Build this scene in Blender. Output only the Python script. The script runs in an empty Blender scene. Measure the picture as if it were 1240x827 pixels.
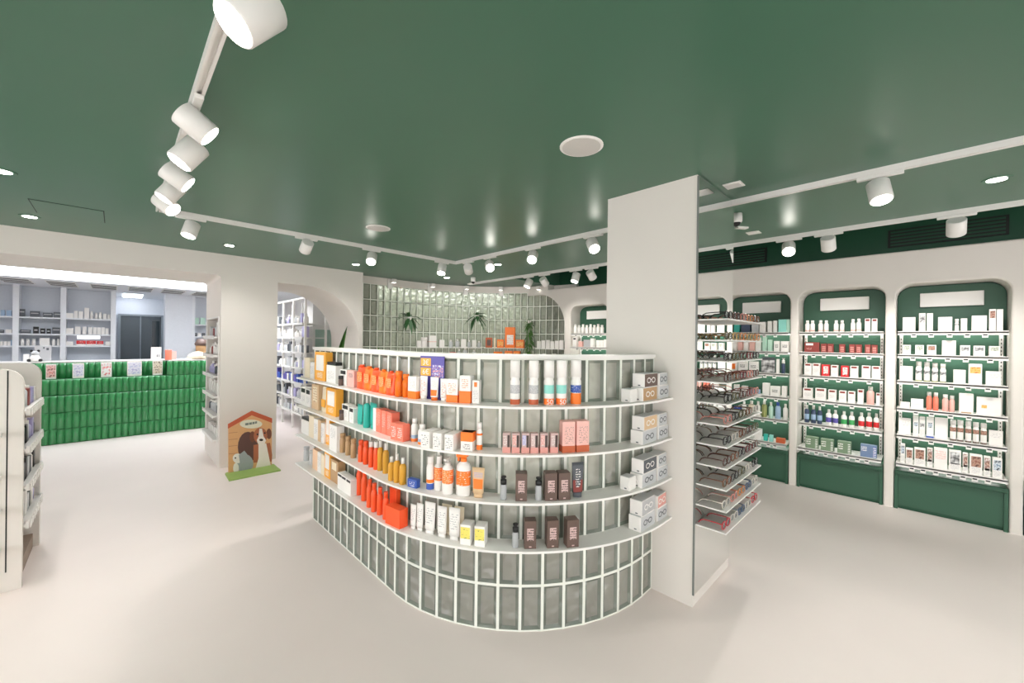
import bpy, bmesh, math, random
from mathutils import Vector, Matrix
random.seed(7)
sc = bpy.context.scene
COL = sc.collection

# ------------------------------------------------------------------ camera
F, YAW, PITCH, ROLL, EYE = 487.2, 0.793253, -0.000824, 0.012428, 1.58
_c, _s = math.cos, math.sin
_f = Vector((_c(YAW)*_c(PITCH), _s(YAW)*_c(PITCH), _s(PITCH)))
_r0 = Vector((_s(YAW), -_c(YAW), 0)); _u0 = _r0.cross(_f)
_r = _r0*_c(ROLL)+_u0*_s(ROLL); _u = -_r0*_s(ROLL)+_u0*_c(ROLL)
CAM = Vector((0, 0, EYE))
cd = bpy.data.cameras.new('camera'); cam = bpy.data.objects.new('camera', cd); COL.objects.link(cam)
cd.sensor_fit = 'HORIZONTAL'; cd.sensor_width = 36; cd.lens = 36*F/1240; cd.clip_start = .02; cd.clip_end = 200
cam.matrix_world = Matrix(((_r.x, _u.x, -_f.x, 0), (_r.y, _u.y, -_f.y, 0), (_r.z, _u.z, -_f.z, EYE), (0, 0, 0, 1)))
sc.camera = cam

# ------------------------------------------------------------------ world, exposure
w = bpy.data.worlds.new('world'); sc.world = w; w.use_nodes = True
bg = w.node_tree.nodes['Background']; bg.inputs[0].default_value = (1, .965, .975, 1); bg.inputs[1].default_value = 5.8
sc.view_settings.view_transform = 'Standard'; sc.view_settings.look = 'None'
sc.view_settings.gamma = 1; sc.view_settings.use_curve_mapping = False
sc.view_settings.exposure = 0.02
sc.cycles.max_bounces = 10; sc.cycles.diffuse_bounces = 5; sc.cycles.glossy_bounces = 4
sc.cycles.transmission_bounces = 8; sc.cycles.transparent_max_bounces = 8
sc.cycles.caustics_reflective = False; sc.cycles.caustics_refractive = False
sc.cycles.sample_clamp_indirect = 6
SPOT_W, DOWN_W = 11.5, 11.0

# ------------------------------------------------------------------ pixel helpers
def ray(px, py): return _r*((px-620)/F) + _u*(-(py-413.5)/F) + _f
def onz(px, py, z): d = ray(px, py); return CAM + d*((z-EYE)/d.z)
def onx(px, py, x): d = ray(px, py); return CAM + d*(x/d.x)
def ony(px, py, y): d = ray(px, py); return CAM + d*(y/d.y)
def proj(p):
    v = Vector(p)-CAM; z = v.dot(_f); return 620+F*v.dot(_r)/z, 413.5-F*v.dot(_u)/z

# ------------------------------------------------------------------ materials
def lin(c): return tuple((x/12.92 if x <= .04045 else ((x+.055)/1.055)**2.4) for x in c)
def rgb(r, g, b): return lin((r/255, g/255, b/255))
MC = {}
def mat(name, col, rough=.5, metal=0, var=.04, scale=30, emit=0, trans=0, ior=1.45, bump=0, bscale=60, spec=.5, coat=0):
    if name in MC: return MC[name]
    m = bpy.data.materials.new(name); m.use_nodes = True; nt = m.node_tree; b = nt.nodes['Principled BSDF']
    b.inputs['Roughness'].default_value = rough; b.inputs['Metallic'].default_value = metal
    b.inputs['IOR'].default_value = ior; b.inputs['Transmission Weight'].default_value = trans
    b.inputs['Specular IOR Level'].default_value = spec; b.inputs['Coat Weight'].default_value = coat
    tc = nt.nodes.new('ShaderNodeTexCoord')
    n = nt.nodes.new('ShaderNodeTexNoise'); n.inputs['Scale'].default_value = scale; n.inputs['Detail'].default_value = 3
    nt.links.new(tc.outputs['Object'], n.inputs['Vector'])
    mr = nt.nodes.new('ShaderNodeMapRange'); mr.inputs['To Min'].default_value = 1-var; mr.inputs['To Max'].default_value = 1+var
    nt.links.new(n.outputs['Fac'], mr.inputs['Value'])
    hs = nt.nodes.new('ShaderNodeHueSaturation'); hs.inputs['Color'].default_value = (*col, 1)
    nt.links.new(mr.outputs[0], hs.inputs['Value']); nt.links.new(hs.outputs[0], b.inputs['Base Color'])
    if emit:
        b.inputs['Emission Color'].default_value = (*col, 1); b.inputs['Emission Strength'].default_value = emit
    if bump:
        n2 = nt.nodes.new('ShaderNodeTexNoise'); n2.inputs['Scale'].default_value = bscale
        nt.links.new(tc.outputs['Object'], n2.inputs['Vector'])
        bp = nt.nodes.new('ShaderNodeBump'); bp.inputs['Strength'].default_value = bump; bp.inputs['Distance'].default_value = .01
        nt.links.new(n2.outputs['Fac'], bp.inputs['Height']); nt.links.new(bp.outputs[0], b.inputs['Normal'])
    MC[name] = m; return m
def mat_print(name, paper, ink, rows=9, fill=.5, seed=0):
    """flat print: rows of dashes like small lettering"""
    if name in MC: return MC[name]
    m = bpy.data.materials.new(name); m.use_nodes = True; nt = m.node_tree; b = nt.nodes['Principled BSDF']
    b.inputs['Roughness'].default_value = .45
    tc = nt.nodes.new('ShaderNodeTexCoord'); mp = nt.nodes.new('ShaderNodeMapping')
    mp.inputs['Scale'].default_value = (rows*.5, 1, rows); mp.inputs['Location'].default_value = (seed*.37, 0, 0)
    nt.links.new(tc.outputs['Generated'], mp.inputs['Vector'])
    sp = nt.nodes.new('ShaderNodeSeparateXYZ'); nt.links.new(mp.outputs[0], sp.inputs[0])
    fr = nt.nodes.new('ShaderNodeMath'); fr.operation = 'FRACT'; nt.links.new(sp.outputs[2], fr.inputs[0])
    lt = nt.nodes.new('ShaderNodeMath'); lt.operation = 'LESS_THAN'; lt.inputs[1].default_value = .45; nt.links.new(fr.outputs[0], lt.inputs[0])
    n = nt.nodes.new('ShaderNodeTexNoise'); n.inputs['Scale'].default_value = 1.7; nt.links.new(mp.outputs[0], n.inputs['Vector'])
    g = nt.nodes.new('ShaderNodeMath'); g.operation = 'GREATER_THAN'; g.inputs[1].default_value = fill; nt.links.new(n.outputs['Fac'], g.inputs[0])
    mu = nt.nodes.new('ShaderNodeMath'); mu.operation = 'MULTIPLY'; nt.links.new(lt.outputs[0], mu.inputs[0]); nt.links.new(g.outputs[0], mu.inputs[1])
    mx = nt.nodes.new('ShaderNodeMix'); mx.data_type = 'RGBA'; mx.inputs[6].default_value = (*paper, 1); mx.inputs[7].default_value = (*ink, 1)
    nt.links.new(mu.outputs[0], mx.inputs[0]); nt.links.new(mx.outputs[2], b.inputs['Base Color'])
    MC[name] = m; return m
def mat_photo(name, cols, scale=3):
    """flat printed picture: soft blotches of a few colours"""
    if name in MC: return MC[name]
    m = bpy.data.materials.new(name); m.use_nodes = True; nt = m.node_tree; b = nt.nodes['Principled BSDF']
    b.inputs['Roughness'].default_value = .4
    tc = nt.nodes.new('ShaderNodeTexCoord'); n = nt.nodes.new('ShaderNodeTexNoise'); n.inputs['Scale'].default_value = scale; n.inputs['Detail'].default_value = 1
    nt.links.new(tc.outputs['Generated'], n.inputs['Vector'])
    cr = nt.nodes.new('ShaderNodeValToRGB'); nt.links.new(n.outputs['Fac'], cr.inputs[0])
    e = cr.color_ramp.elements; e[0].position = .3; e[0].color = (*cols[0], 1); e[1].position = .68; e[1].color = (*cols[-1], 1)
    for i, c in enumerate(cols[1:-1]): k = e.new(.3+.38*(i+1)/(len(cols)-1)); k.color = (*c, 1)
    nt.links.new(cr.outputs[0], b.inputs['Base Color']); MC[name] = m; return m
def glass_block_mat(name, tint, dif, bscale, milk=.45):
    """pressed glass: wavy low-index refraction, some straight transmission, a little milky scatter and a surface gloss"""
    m = bpy.data.materials.new(name); m.use_nodes = True; nt = m.node_tree; N = nt.nodes.new; K = nt.links.new
    out = nt.nodes['Material Output']; nt.nodes.remove(nt.nodes['Principled BSDF'])
    tc = N('ShaderNodeTexCoord'); oi = N('ShaderNodeObjectInfo')
    mu = N('ShaderNodeMath'); mu.operation = 'MULTIPLY'; mu.inputs[1].default_value = 40; K(oi.outputs['Random'], mu.inputs[0])
    ad = N('ShaderNodeVectorMath'); ad.operation = 'ADD'; K(tc.outputs['Object'], ad.inputs[0]); K(mu.outputs[0], ad.inputs[1])
    n = N('ShaderNodeTexNoise'); n.inputs['Scale'].default_value = bscale; n.inputs['Detail'].default_value = .5; K(ad.outputs[0], n.inputs['Vector'])
    bp = N('ShaderNodeBump'); bp.inputs['Strength'].default_value = 1; bp.inputs['Distance'].default_value = .07; K(n.outputs['Fac'], bp.inputs['Height'])
    r = N('ShaderNodeBsdfRefraction'); r.inputs['Color'].default_value = (*tint, 1); r.inputs['IOR'].default_value = 1.3; r.inputs['Roughness'].default_value = .02; K(bp.outputs[0], r.inputs['Normal'])
    t = N('ShaderNodeBsdfTransparent'); t.inputs['Color'].default_value = (*tint, 1)
    d = N('ShaderNodeBsdfDiffuse'); d.inputs['Color'].default_value = (*dif, 1)
    tl = N('ShaderNodeBsdfTranslucent'); tl.inputs['Color'].default_value = (*dif, 1)
    g = N('ShaderNodeBsdfGlossy'); g.inputs['Roughness'].default_value = .06; K(bp.outputs[0], g.inputs['Normal'])
    def mix(f, x, y):
        q = N('ShaderNodeMixShader'); q.inputs[0].default_value = f; K(x.outputs[0], q.inputs[1]); K(y.outputs[0], q.inputs[2]); return q
    milky = mix(.45, d, tl); clear = mix(.42, r, t); body = mix(milk, clear, milky)
    fr = N('ShaderNodeFresnel'); fr.inputs['IOR'].default_value = 1.5; top = mix(0, body, g); K(fr.outputs[0], top.inputs[0])
    K(top.outputs[0], out.inputs['Surface']); MC[name] = m; return m

WALL = mat('warm_white_plaster', rgb(226, 221, 214), .7, var=.015, scale=4)
FLOOR = mat('cream_microcement', rgb(240, 228, 223), .42, var=.03, scale=2.2, bump=.03, bscale=25)
CEIL = mat('green_painted_ceiling', rgb(66, 108, 86), .33, var=.02, scale=2)
DGREEN = mat('dark_green_paint', rgb(32, 84, 60), .5, var=.03, scale=6)
BAYG = mat('bottle_green_lacquer', rgb(52, 92, 72), .45, var=.03, scale=8)
WHITE = mat('white_lacquer', rgb(240, 238, 234), .4, var=.01)
METAL = mat('white_powder_coat', rgb(232, 230, 226), .35, var=.01)
MORTAR = mat('white_mortar', rgb(238, 240, 232), .8, var=.03, scale=80)
TILE = mat('green_glazed_tile', rgb(54, 138, 80), .13, var=.08, scale=4, bump=.08, bscale=9, coat=.5)
GROUT = mat('green_grout', rgb(60, 120, 78), .8)
BROWN = mat('brown_back_panel', rgb(112, 82, 68), .6)
BLACK = mat('black_plastic', rgb(28, 28, 28), .35)
DARK = mat('dark_slot', rgb(30, 34, 32), .6)
MIRROR = mat('mirror_silver', (.93, .95, .94), .0, metal=1, var=0)
LENSE = mat('lamp_lens_glow', (1, .96, .88), .3, emit=22, var=0)
GLASS1 = glass_block_mat('partition_glass', (.97, .99, .96), rgb(248, 246, 234), 15)
GLASS1E = glass_block_mat('partition_glass_edge', (.92, .96, .92), rgb(206, 214, 202), 15)
GLASS2 = glass_block_mat('back_wall_glass', (.96, .99, .94), rgb(244, 246, 230), 20)
GLASS2E = glass_block_mat('back_wall_glass_edge', (.92, .96, .91), rgb(206, 216, 196), 20)
CLEAR = mat('clear_acrylic', (.95, .97, .97), .05, trans=.9, ior=1.2, var=0)

PAL = dict(white=(243, 240, 236), cream=(240, 226, 200), beige=(222, 190, 150), tan=(190, 152, 110), gold=(246, 176, 62), orange=(255, 128, 40),
    coral=(250, 132, 108), redor=(255, 92, 42), teal=(52, 182, 168), ltteal=(150, 222, 210), blue=(60, 92, 176), ltblue=(158, 184, 210), navy=(58, 72, 98),
    pink=(240, 190, 180), mauve=(206, 176, 172), rose=(226, 160, 150), red=(212, 44, 48), wine=(140, 62, 56), brown=(104, 84, 76), dkbrown=(74, 60, 56), black=(30, 30, 30),
    grey=(186, 186, 188), dgrey=(88, 92, 98), silver=(200, 202, 204), green=(70, 170, 96), olive=(150, 156, 96), sage=(122, 146, 118), yellow=(240, 224, 110), amber=(240, 178, 70),
    purple=(96, 88, 168), dusty=(112, 134, 168), lilac=(176, 170, 210), rust=(196, 96, 56), mint=(190, 224, 206), peach=(248, 208, 172), skin=(236, 214, 190))
def pc(c, rough=.42): return mat('print_'+c if rough == .42 else 'gloss_'+c, rgb(*PAL[c]), rough, var=.02)
def pr(paper, ink, rows=9, fill=.5, seed=0): return mat_print('lettered_%s_%s_%d_%d' % (paper, ink, rows, seed), rgb(*PAL[paper]), rgb(*PAL[ink]), rows, fill, seed)

# ------------------------------------------------------------------ mesh helpers
def B(): return bmesh.new()
def box(bm, x0, x1, y0, y1, z0, z1, M=None):
    v = [bm.verts.new(Vector(p) if M is None else M @ Vector(p)) for p in ((x0, y0, z0), (x1, y0, z0), (x1, y1, z0), (x0, y1, z0), (x0, y0, z1), (x1, y0, z1), (x1, y1, z1), (x0, y1, z1))]
    for f in ((3, 2, 1, 0), (4, 5, 6, 7), (0, 1, 5, 4), (1, 2, 6, 5), (2, 3, 7, 6), (3, 0, 4, 7)): bm.faces.new([v[i] for i in f])
    return v
def bevbox(bm, x0, x1, y0, y1, z0, z1, r=.004, seg=2):
    t = B(); box(t, x0, x1, y0, y1, z0, z1)
    bmesh.ops.bevel(t, geom=t.edges[:], offset=r, segments=seg, affect='EDGES', profile=.5)
    merge(bm, t)
def merge(bm, t, M=None):
    mp = {}
    for v in t.verts: mp[v] = bm.verts.new(v.co if M is None else M @ v.co)
    for f in t.faces:
        try:
            nf = bm.faces.new([mp[v] for v in f.verts]); nf.smooth = f.smooth
        except ValueError: pass
    t.free()
def lathe(bm, prof, n=16, sy=1.0, smooth=True, M=None):
    rings = []
    for r, z in prof:
        rings.append([bm.verts.new((Vector((r*_c(2*math.pi*i/n), sy*r*_s(2*math.pi*i/n), z)) if M is None else M @ Vector((r*_c(2*math.pi*i/n), sy*r*_s(2*math.pi*i/n), z)))) for i in range(n)])
    for a, b in zip(rings, rings[1:]):
        for i in range(n):
            f = bm.faces.new((a[i], a[(i+1) % n], b[(i+1) % n], b[i])); f.smooth = smooth
    bm.faces.new(rings[0][::-1]); bm.faces.new(rings[-1])
def prism(bm, pts, axis, a, b):
    """extrude a 2D outline along an axis. axis 'y': pts are (x,z); 'x': (y,z); 'z': (x,y)"""
    def P(p, t): return {'y': (p[0], t, p[1]), 'x': (t, p[0], p[1]), 'z': (p[0], p[1], t)}[axis]
    A = [bm.verts.new(P(p, a)) for p in pts]; C = [bm.verts.new(P(p, b)) for p in pts]
    bm.faces.new(A); bm.faces.new(C[::-1]); n = len(pts)
    for i in range(n): bm.faces.new((A[i], C[i], C[(i+1) % n], A[(i+1) % n]))
    bmesh.ops.recalc_face_normals(bm, faces=bm.faces[:])
def tube(bm, pts, r, n=6):
    prev = None
    for i, p in enumerate(pts):
        p = Vector(p); d = (Vector(pts[min(i+1, len(pts)-1)])-Vector(pts[max(i-1, 0)])).normalized()
        u = d.orthogonal().normalized() if prev is None else (pu - d*pu.dot(d)).normalized()
        pu = u; v = d.cross(u)
        rr = r[i] if isinstance(r, (list, tuple)) else r
        ring = [bm.verts.new(p+u*rr*_c(2*math.pi*k/n)+v*rr*_s(2*math.pi*k/n)) for k in range(n)]
        if prev:
            for k in range(n):
                f = bm.faces.new((prev[k], prev[(k+1) % n], ring[(k+1) % n], ring[k])); f.smooth = True
        else: bm.faces.new(ring[::-1])
        prev = ring
    bm.faces.new(prev)
def me(bm, name, m):
    if hasattr(bm, 'faces'):
        d = bpy.data.meshes.new(name); bm.to_mesh(d); bm.free(); bm = d
    if m is not None:
        bm.materials.clear() if len(bm.materials) else None
        bm.materials.append(m)
    return bm
def obj(name, data, m=None, parent=None, loc=None, rz=None):
    if isinstance(data, bmesh.types.BMesh): data = me(data, name, m)
    o = bpy.data.objects.new(name, data); COL.objects.link(o)
    if parent is not None: o.parent = parent
    if loc is not None: o.location = loc
    if rz is not None: o.rotation_euler = (0, 0, rz)
    return o
def tag(o, label, cat, group=None):
    o['label'] = label; o['category'] = cat
    if group: o['group'] = group
    return o
def thing(name, label, cat, loc=(0, 0, 0), rz=0, group=None):
    o = obj(name, None, None, None, loc, rz); o.empty_display_size = .05; return tag(o, label, cat, group)
def struct(name, bm, m, parent=None):
    o = obj(name, bm, m, parent)
    if parent is None: o['kind'] = 'structure'
    return o
ORD = ['zeroth', 'first', 'second', 'third', 'fourth', 'fifth', 'sixth', 'seventh', 'eighth', 'ninth', 'tenth', 'eleventh', 'twelfth', 'thirteenth', 'fourteenth', 'fifteenth', 'sixteenth', 'seventeenth', 'eighteenth', 'nineteenth', 'twentieth', 'twenty-first', 'twenty-second', 'twenty-third', 'twenty-fourth', 'twenty-fifth', 'twenty-sixth', 'twenty-seventh', 'twenty-eighth', 'twenty-ninth', 'thirtieth', 'thirty-first', 'thirty-second', 'thirty-third', 'thirty-fourth']
def text_mesh(s, size, align='CENTER'):
    cu = bpy.data.curves.new('txt', 'FONT'); cu.body = s; cu.size = size; cu.align_x = align; cu.extrude = .0004
    t = bpy.data.objects.new('txt', cu); COL.objects.link(t)
    d = bpy.data.meshes.new_from_object(t.evaluated_get(bpy.context.evaluated_depsgraph_get()))
    bpy.data.objects.remove(t); bpy.data.curves.remove(cu); return d
UPRIGHT = Matrix.Rotation(math.pi/2, 4, 'X')

# ================================================================== STRUCTURE
CZ = 2.59
XR = 5.43            # front of right wall
YL = 5.93; YL2 = 7.02  # portal wall between shop and counter area
bm = B(); box(bm, -7, 7.5, -4, 14.5, -.1, 0); struct('floor', bm, FLOOR)
# main ceiling with a raised recess along the right wall
bm = B(); box(bm, -7, 4.47, -4, 6.4, CZ, CZ+.4); box(bm, 4.47, 6.6, 4.63, 6.4, CZ, CZ+.4); struct('ceiling', bm, CEIL)
bm = B(); box(bm, 4.47, 6.6, -4, 4.63, 2.95, 3.0); struct('ceiling_recess', bm, DGREEN)
bm = B(); box(bm, 5.75, 5.83, -4, 4.63, 2.5, 2.95); wr = struct('wall_recess', bm, DGREEN)
# left portal wall
def arc(cx, cy, r, a0, a1, n=12): return [(cx+r*_c(math.radians(a0+(a1-a0)*i/n)), cy+r*_s(math.radians(a0+(a1-a0)*i/n))) for i in range(n+1)]
bm = B()
prism(bm, [(1.51, 1.84), (1.51, 2.31)] + arc(1.855, 1.56, .75, 90, 0, 18) + [(2.605, 0), (2.66, 0), (2.66, CZ), (-7, CZ), (-7, 0), (-3.4, 0), (-3.4, 2.333)] + arc(.86, 2.293, .04, 90, 0, 4) + [(.9, 1.84)], 'y', YL, YL2)
struct('wall_left', bm, WALL)
bm = B()
NY0, NY1, NZ0, NZ1, ND = 6.03, 6.86, .31, 1.82, .3
box(bm, .9, 1.51, YL, YL2, 0, NZ0); box(bm, .9, 1.51, YL, YL2, NZ1, 1.84); box(bm, .9, 1.51, YL, NY0, NZ0, NZ1); box(bm, .9, 1.51, NY1, YL2, NZ0, NZ1); box(bm, .9+ND, 1.51, NY0, NY1, NZ0, NZ1)
struct('wall_pier', bm, WALL)
bm = B(); box(bm, .905, 1.505, YL-.01, YL, 0, .05); struct('baseboard_pier', bm, WALL)
# right wall with niches
NICHE = [(-.542+.79*k, .172+.79*k) for k in range(-2, 6)]      # k=-2..5 ; index 2 = large right niche
pts = [(-4, 0), (-4, 2.5), (4.63, 2.5), (4.63, CZ), (5.25, CZ), (5.25, 2.42), (4.85, 2.42)] + arc(4.85, 1.82, .6, 90, 180, 14)[1:] + [(4.25, 0)]
for a, b in reversed(NICHE):
    pts += [(b, 0), (b, 2.06)] + arc(b-.12, 2.06, .12, 0, 90, 6)[1:] + arc(a+.12, 2.06, .12, 90, 180, 6) + [(a, 0)]
bm = B(); prism(bm, pts, 'x', XR, 5.72)
ed = [e for e in bm.edges if all(abs(v.co.x-XR) < 1e-6 for v in e.verts) and max(v.co.z for v in e.verts) > .01]
bmesh.ops.bevel(bm, geom=ed, offset=.016, segments=3, affect='EDGES', profile=.5, clamp_overlap=True)
struct('wall_right', bm, WALL)
bm = B(); box(bm, 5.712, 5.75, -4, 4.63, 2.3, 2.5); box(bm, 5.76, 5.83, -4, 4.9, 0, 2.5); struct('wall_niche_back', bm, DGREEN)
# AC grille in the recess
for gy0, gy1, lab in ((-.55, .25, 'dark green air grille in ceiling recess at far right'), (1.35, 2.0, 'dark green air grille in ceiling recess beside mirror')):
    g = thing('air_grille', lab, 'vent', (5.75, 0, 0), 0, 'recess air grilles')
    bm = B(); box(bm, -.02, 0, gy0, gy1, 2.6, 2.78); obj('frame', bm, DARK, g)
    for i in range(5):
        bm = B(); box(bm, -.03, -.021, gy0+.02, gy1-.02, 2.615+.033*i, 2.63+.033*i); obj('slat', bm, DGREEN, g)
# pillar
PX0, PX1, PY0, PY1 = 2.47, 3.11, .945, 1.56
bm = B(); box(bm, PX0, PX1, PY0, PY1, 0, CZ); struct('wall_pillar', bm, WALL)
# back rooms
bm = B(); box(bm, -7, 3.6, YL2, 13.2, 2.46, 2.6); struct('ceiling_counter_room', bm, mat('white_ceiling_paint', rgb(230, 233, 238), .7))
CW = mat('cool_white_paint', rgb(228, 232, 239), .7)
bm = B(); box(bm, -7, -.005, 11.32, 11.4, 0, 2.46); box(bm, -.085, -.005, 11.4, 12.6, 0, 2.46); box(bm, .74, 3.6, 11.32, 11.4, 0, 2.46); box(bm, 1.0, 1.08, 11.4, 12.6, 0, 2.46); struct('wall_counter_room', bm, CW)
bm = B(); box(bm, -.6, 2.0, 12.6, 12.7, 0, 2.46); struct('wall_store_room', bm, CW)
bm = B(); box(bm, .72, 1.16, 10.95, 11.32, 0, 2.46); struct('wall_column', bm, CW)
bm = B(); box(bm, 3.0, 3.1, YL2, 11.4, 0, 2.46); box(bm, 2.66, 3.1, 6.4, YL2, 0, CZ); struct('wall_side_room', bm, WHITE)
bm = B()
for y0, y1 in ((-4, -3.4), (-.2, .2), (3.0, 3.4), (5.6, 14)): box(bm, -7.1, -7, y0, y1, 0, 2.6)  # unseen wall; openings added so daylight reaches the pillar
box(bm, -7.1, -7, -4, 14, 2.45, 2.9); box(bm, -7.1, -7, -4, 14, 0, .12); struct('wall_far_left', bm, WALL)
# unseen street side behind the camera: openings added for daylight, piers narrowing them
bm = B()
for x0, x1 in ((-7, -6.0), (-4.2, -2.6), (-1.2, .4), (1.8, 3.4), (4.6, 7)): box(bm, x0, x1, -4.1, -3.9, 0, CZ)
box(bm, -7, 7, -4.1, -3.9, 2.45, 3.0); box(bm, -7, 7, -4.1, -3.9, 0, .12); struct('wall_front', bm, WALL)

# ceiling hatch: thin frame lines
h = thing('ceiling_hatch', 'flush green access hatch in ceiling near left edge', 'hatch')
for x0, x1, y0, y1 in ((-.47, -.08, 4.64, 4.646), (-.47, -.08, 5.1, 5.106), (-.474, -.468, 4.64, 5.106), (-.082, -.076, 4.64, 5.106)):
    bm = B(); box(bm, x0, x1, y0, y1, CZ-.002, CZ); obj('shadow_gap', bm, DARK, h)
bm = B(); box(bm, -.468, -.082, 4.646, 5.1, CZ-.003, CZ); obj('door_panel', bm, CEIL, h)

# ================================================================== BACK CURVED GLASS WALL
BC = (3.55, 4.05); BR = 2.16; BP = .1215
def bcurve(s, d=0):
    """s=0 at x=2.665; straight along +X at y=6.21, then arc towards -Y. d>0 is into the room"""
    L = BC[0]-2.665
    if s < L: return (2.665+s, 6.21-d), (0, -1)
    a = math.pi/2-(s-L)/BR
    return (BC[0]+(BR-d)*_c(a), BC[1]+(BR-d)*_s(a)), (-_c(a), -_s(a))
ZB = 2.476; RP = .2535
def face_block(w, h, t, ins, rec):
    bm = B(); P = [(-w/2, 0), (w/2, 0), (w/2, h), (-w/2, h)]
    q = [(-w/2+ins, ins), (w/2-ins, ins), (w/2-ins, h-ins), (-w/2+ins, h-ins)]
    A = [bm.verts.new((x, 0, z)) for x, z in P]; I = [bm.verts.new((x, rec, z)) for x, z in q]; K = [bm.verts.new((x, t, z)) for x, z in P]
    bm.faces.new(I); bm.faces.new(K[::-1])
    for i in range(4):
        j = (i+1) % 4; bm.faces.new((A[i], A[j], I[j], I[i])).material_index = 1; bm.faces.new((A[i], K[i], K[j], A[j])).material_index = 1
    bmesh.ops.recalc_face_normals(bm, faces=bm.faces[:]); return bm
gb = me(face_block(BP-.014, RP-.015, .07, .015, .008), 'back_glass_block', GLASS2); gb.materials.append(GLASS2E)
wb = obj('wall_back', None); wb['kind'] = 'structure'
NCB = 34; bm = B()
for i in range(NCB):
    s = (i+.5)*BP; (x, y), n = bcurve(s); rz = math.atan2(n[1], n[0])+math.pi/2
    for r in range(7):
        obj('glass_block', gb, None, wb, (x, y, ZB-(r+1)*RP+.0075), rz)
    M = Matrix.Translation((x, y, 0)) @ Matrix.Rotation(rz, 4, 'Z')
    box(bm, -BP/2-.0072, -BP/2+.0072, -.002, .06, ZB-7*RP, ZB, M)
    for r in range(8): box(bm, -BP/2, BP/2, -.0015, .06, ZB-r*RP-.0077, ZB-r*RP+.0077, M)
obj('mortar_grid', bm, MORTAR, wb)
def ribbon(bm, curve, s0, s1, n, d0, d1, z0, z1):
    prev = None
    for i in range(n+1):
        s = s0+(s1-s0)*i/n; a, b = curve(s, d0)[0], curve(s, d1)[0]
        ring = [bm.verts.new((a[0], a[1], z0)), bm.verts.new((b[0], b[1], z0)), bm.verts.new((b[0], b[1], z1)), bm.verts.new((a[0], a[1], z1))]
        if prev:
            for k in range(4): bm.faces.new((prev[k], prev[(k+1) % 4], ring[(k+1) % 4], ring[k]))
        else: bm.faces.new(ring)
        prev = ring
    bm.faces.new(prev[::-1]); bmesh.ops.recalc_face_normals(bm, faces=bm.faces[:])
SB = NCB*BP
bm = B(); ribbon(bm, bcurve, 0, SB, 40, -.07, .02, ZB, CZ); obj('top_band', bm, WALL, wb)
bm = B(); ribbon(bm, bcurve, 0, SB, 40, -.07, 0, 0, ZB-7*RP); obj('lower_band', bm, WALL, wb)
bm = B(); box(bm, 2.67, 6.6, 6.95, 7.0, 0, CZ); box(bm, 6.5, 6.6, 3, 7, 0, CZ); struct('wall_service', bm, mat('pale_sage_paint', rgb(206, 214, 196), .8))
def bat(px, z, d):
    lo, hi = 0, SB
    for _ in range(40):
        m = (lo+hi)/2; (x, y), n = bcurve(m, d)
        if proj((x, y, z))[0] < px: lo = m
        else: hi = m
    return m

# ================================================================== CURVED PARTITION
PC = (2.35, 2.305); PR = 1.1; PY = 3.737; PL = PY-PC[1]
def pcurve(s, d=0):
    """outer face of the low partition, s from its far end; d>0 is outwards"""
    if s < PL: return (1.25-d, PY-s), (-1, 0)
    a = math.pi+(s-PL)/PR
    if a < 1.5*math.pi: return (PC[0]+(PR+d)*_c(a), PC[1]+(PR+d)*_s(a)), (_c(a), _s(a))
    return (PC[0]+(s-PL-PR*math.pi/2), PC[1]-PR-d), (0, -1)
PS = PL+PR*math.pi/2+(PX0-PC[0])
PN = 27; PP = PS/PN; PRP = .2475; PTOP = 6*PRP
part = thing('glass_block_partition', 'low curved glass block partition with white shelves beside the pillar', 'partition', (0, 0, 0))
gbm = me(face_block(PP-.015, PRP-.0135, .08, .017, .010), 'partition_glass_block', GLASS1); gbm.materials.append(GLASS1E)
bm = B()
for i in range(PN):
    (x, y), n = pcurve((i+.5)*PP); rz = math.atan2(n[1], n[0])+math.pi/2
    for r in range(6): obj('glass_block', gbm, None, part, (x, y, r*PRP+.0065), rz)
    M = Matrix.Translation((x, y, 0)) @ Matrix.Rotation(rz, 4, 'Z')
    box(bm, -PP/2-.0078, -PP/2+.0078, -.0025, .07, 0, PTOP, M)
    if i == PN-1: box(bm, PP/2-.005, PP/2+.004, -.0025, .07, 0, PTOP, M)
    for r in range(7): box(bm, -PP/2, PP/2, -.002, .07, max(0, r*PRP-.007), r*PRP+.007, M)
obj('mortar_grid', bm, MORTAR, part)
bm = B(); ribbon(bm, pcurve, -.02, PS, 60, -.115, .012, PTOP, PTOP+.022); obj('top_cap', bm, WHITE, part)
bm = B(); box(bm, 1.25, 1.36, PY-.001, PY+.02, 0, PTOP); obj('end_cap', bm, WHITE, part)
SH = [None, 5*PRP, 4*PRP, 3*PRP, 2*PRP]
SD = .13
for k in (1, 2, 3, 4):
    bm = B(); ribbon(bm, pcurve, -.07, PS, 64, .0, SD, SH[k]-.006, SH[k]+.006); obj('shelf', bm, WHITE, part)
bm = B(); ribbon(bm, pcurve, .1, PS-.3, 40, -.62, -.22, 0, .72); obj('inner_bench', bm, WHITE, part)
def pat(px, z, d):
    lo, hi = -.2, PS
    for _ in range(40):
        m = (lo+hi)/2; (x, y), n = pcurve(m, d)
        if proj((x, y, z))[0] < px: lo = m
        else: hi = m
    return m

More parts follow.
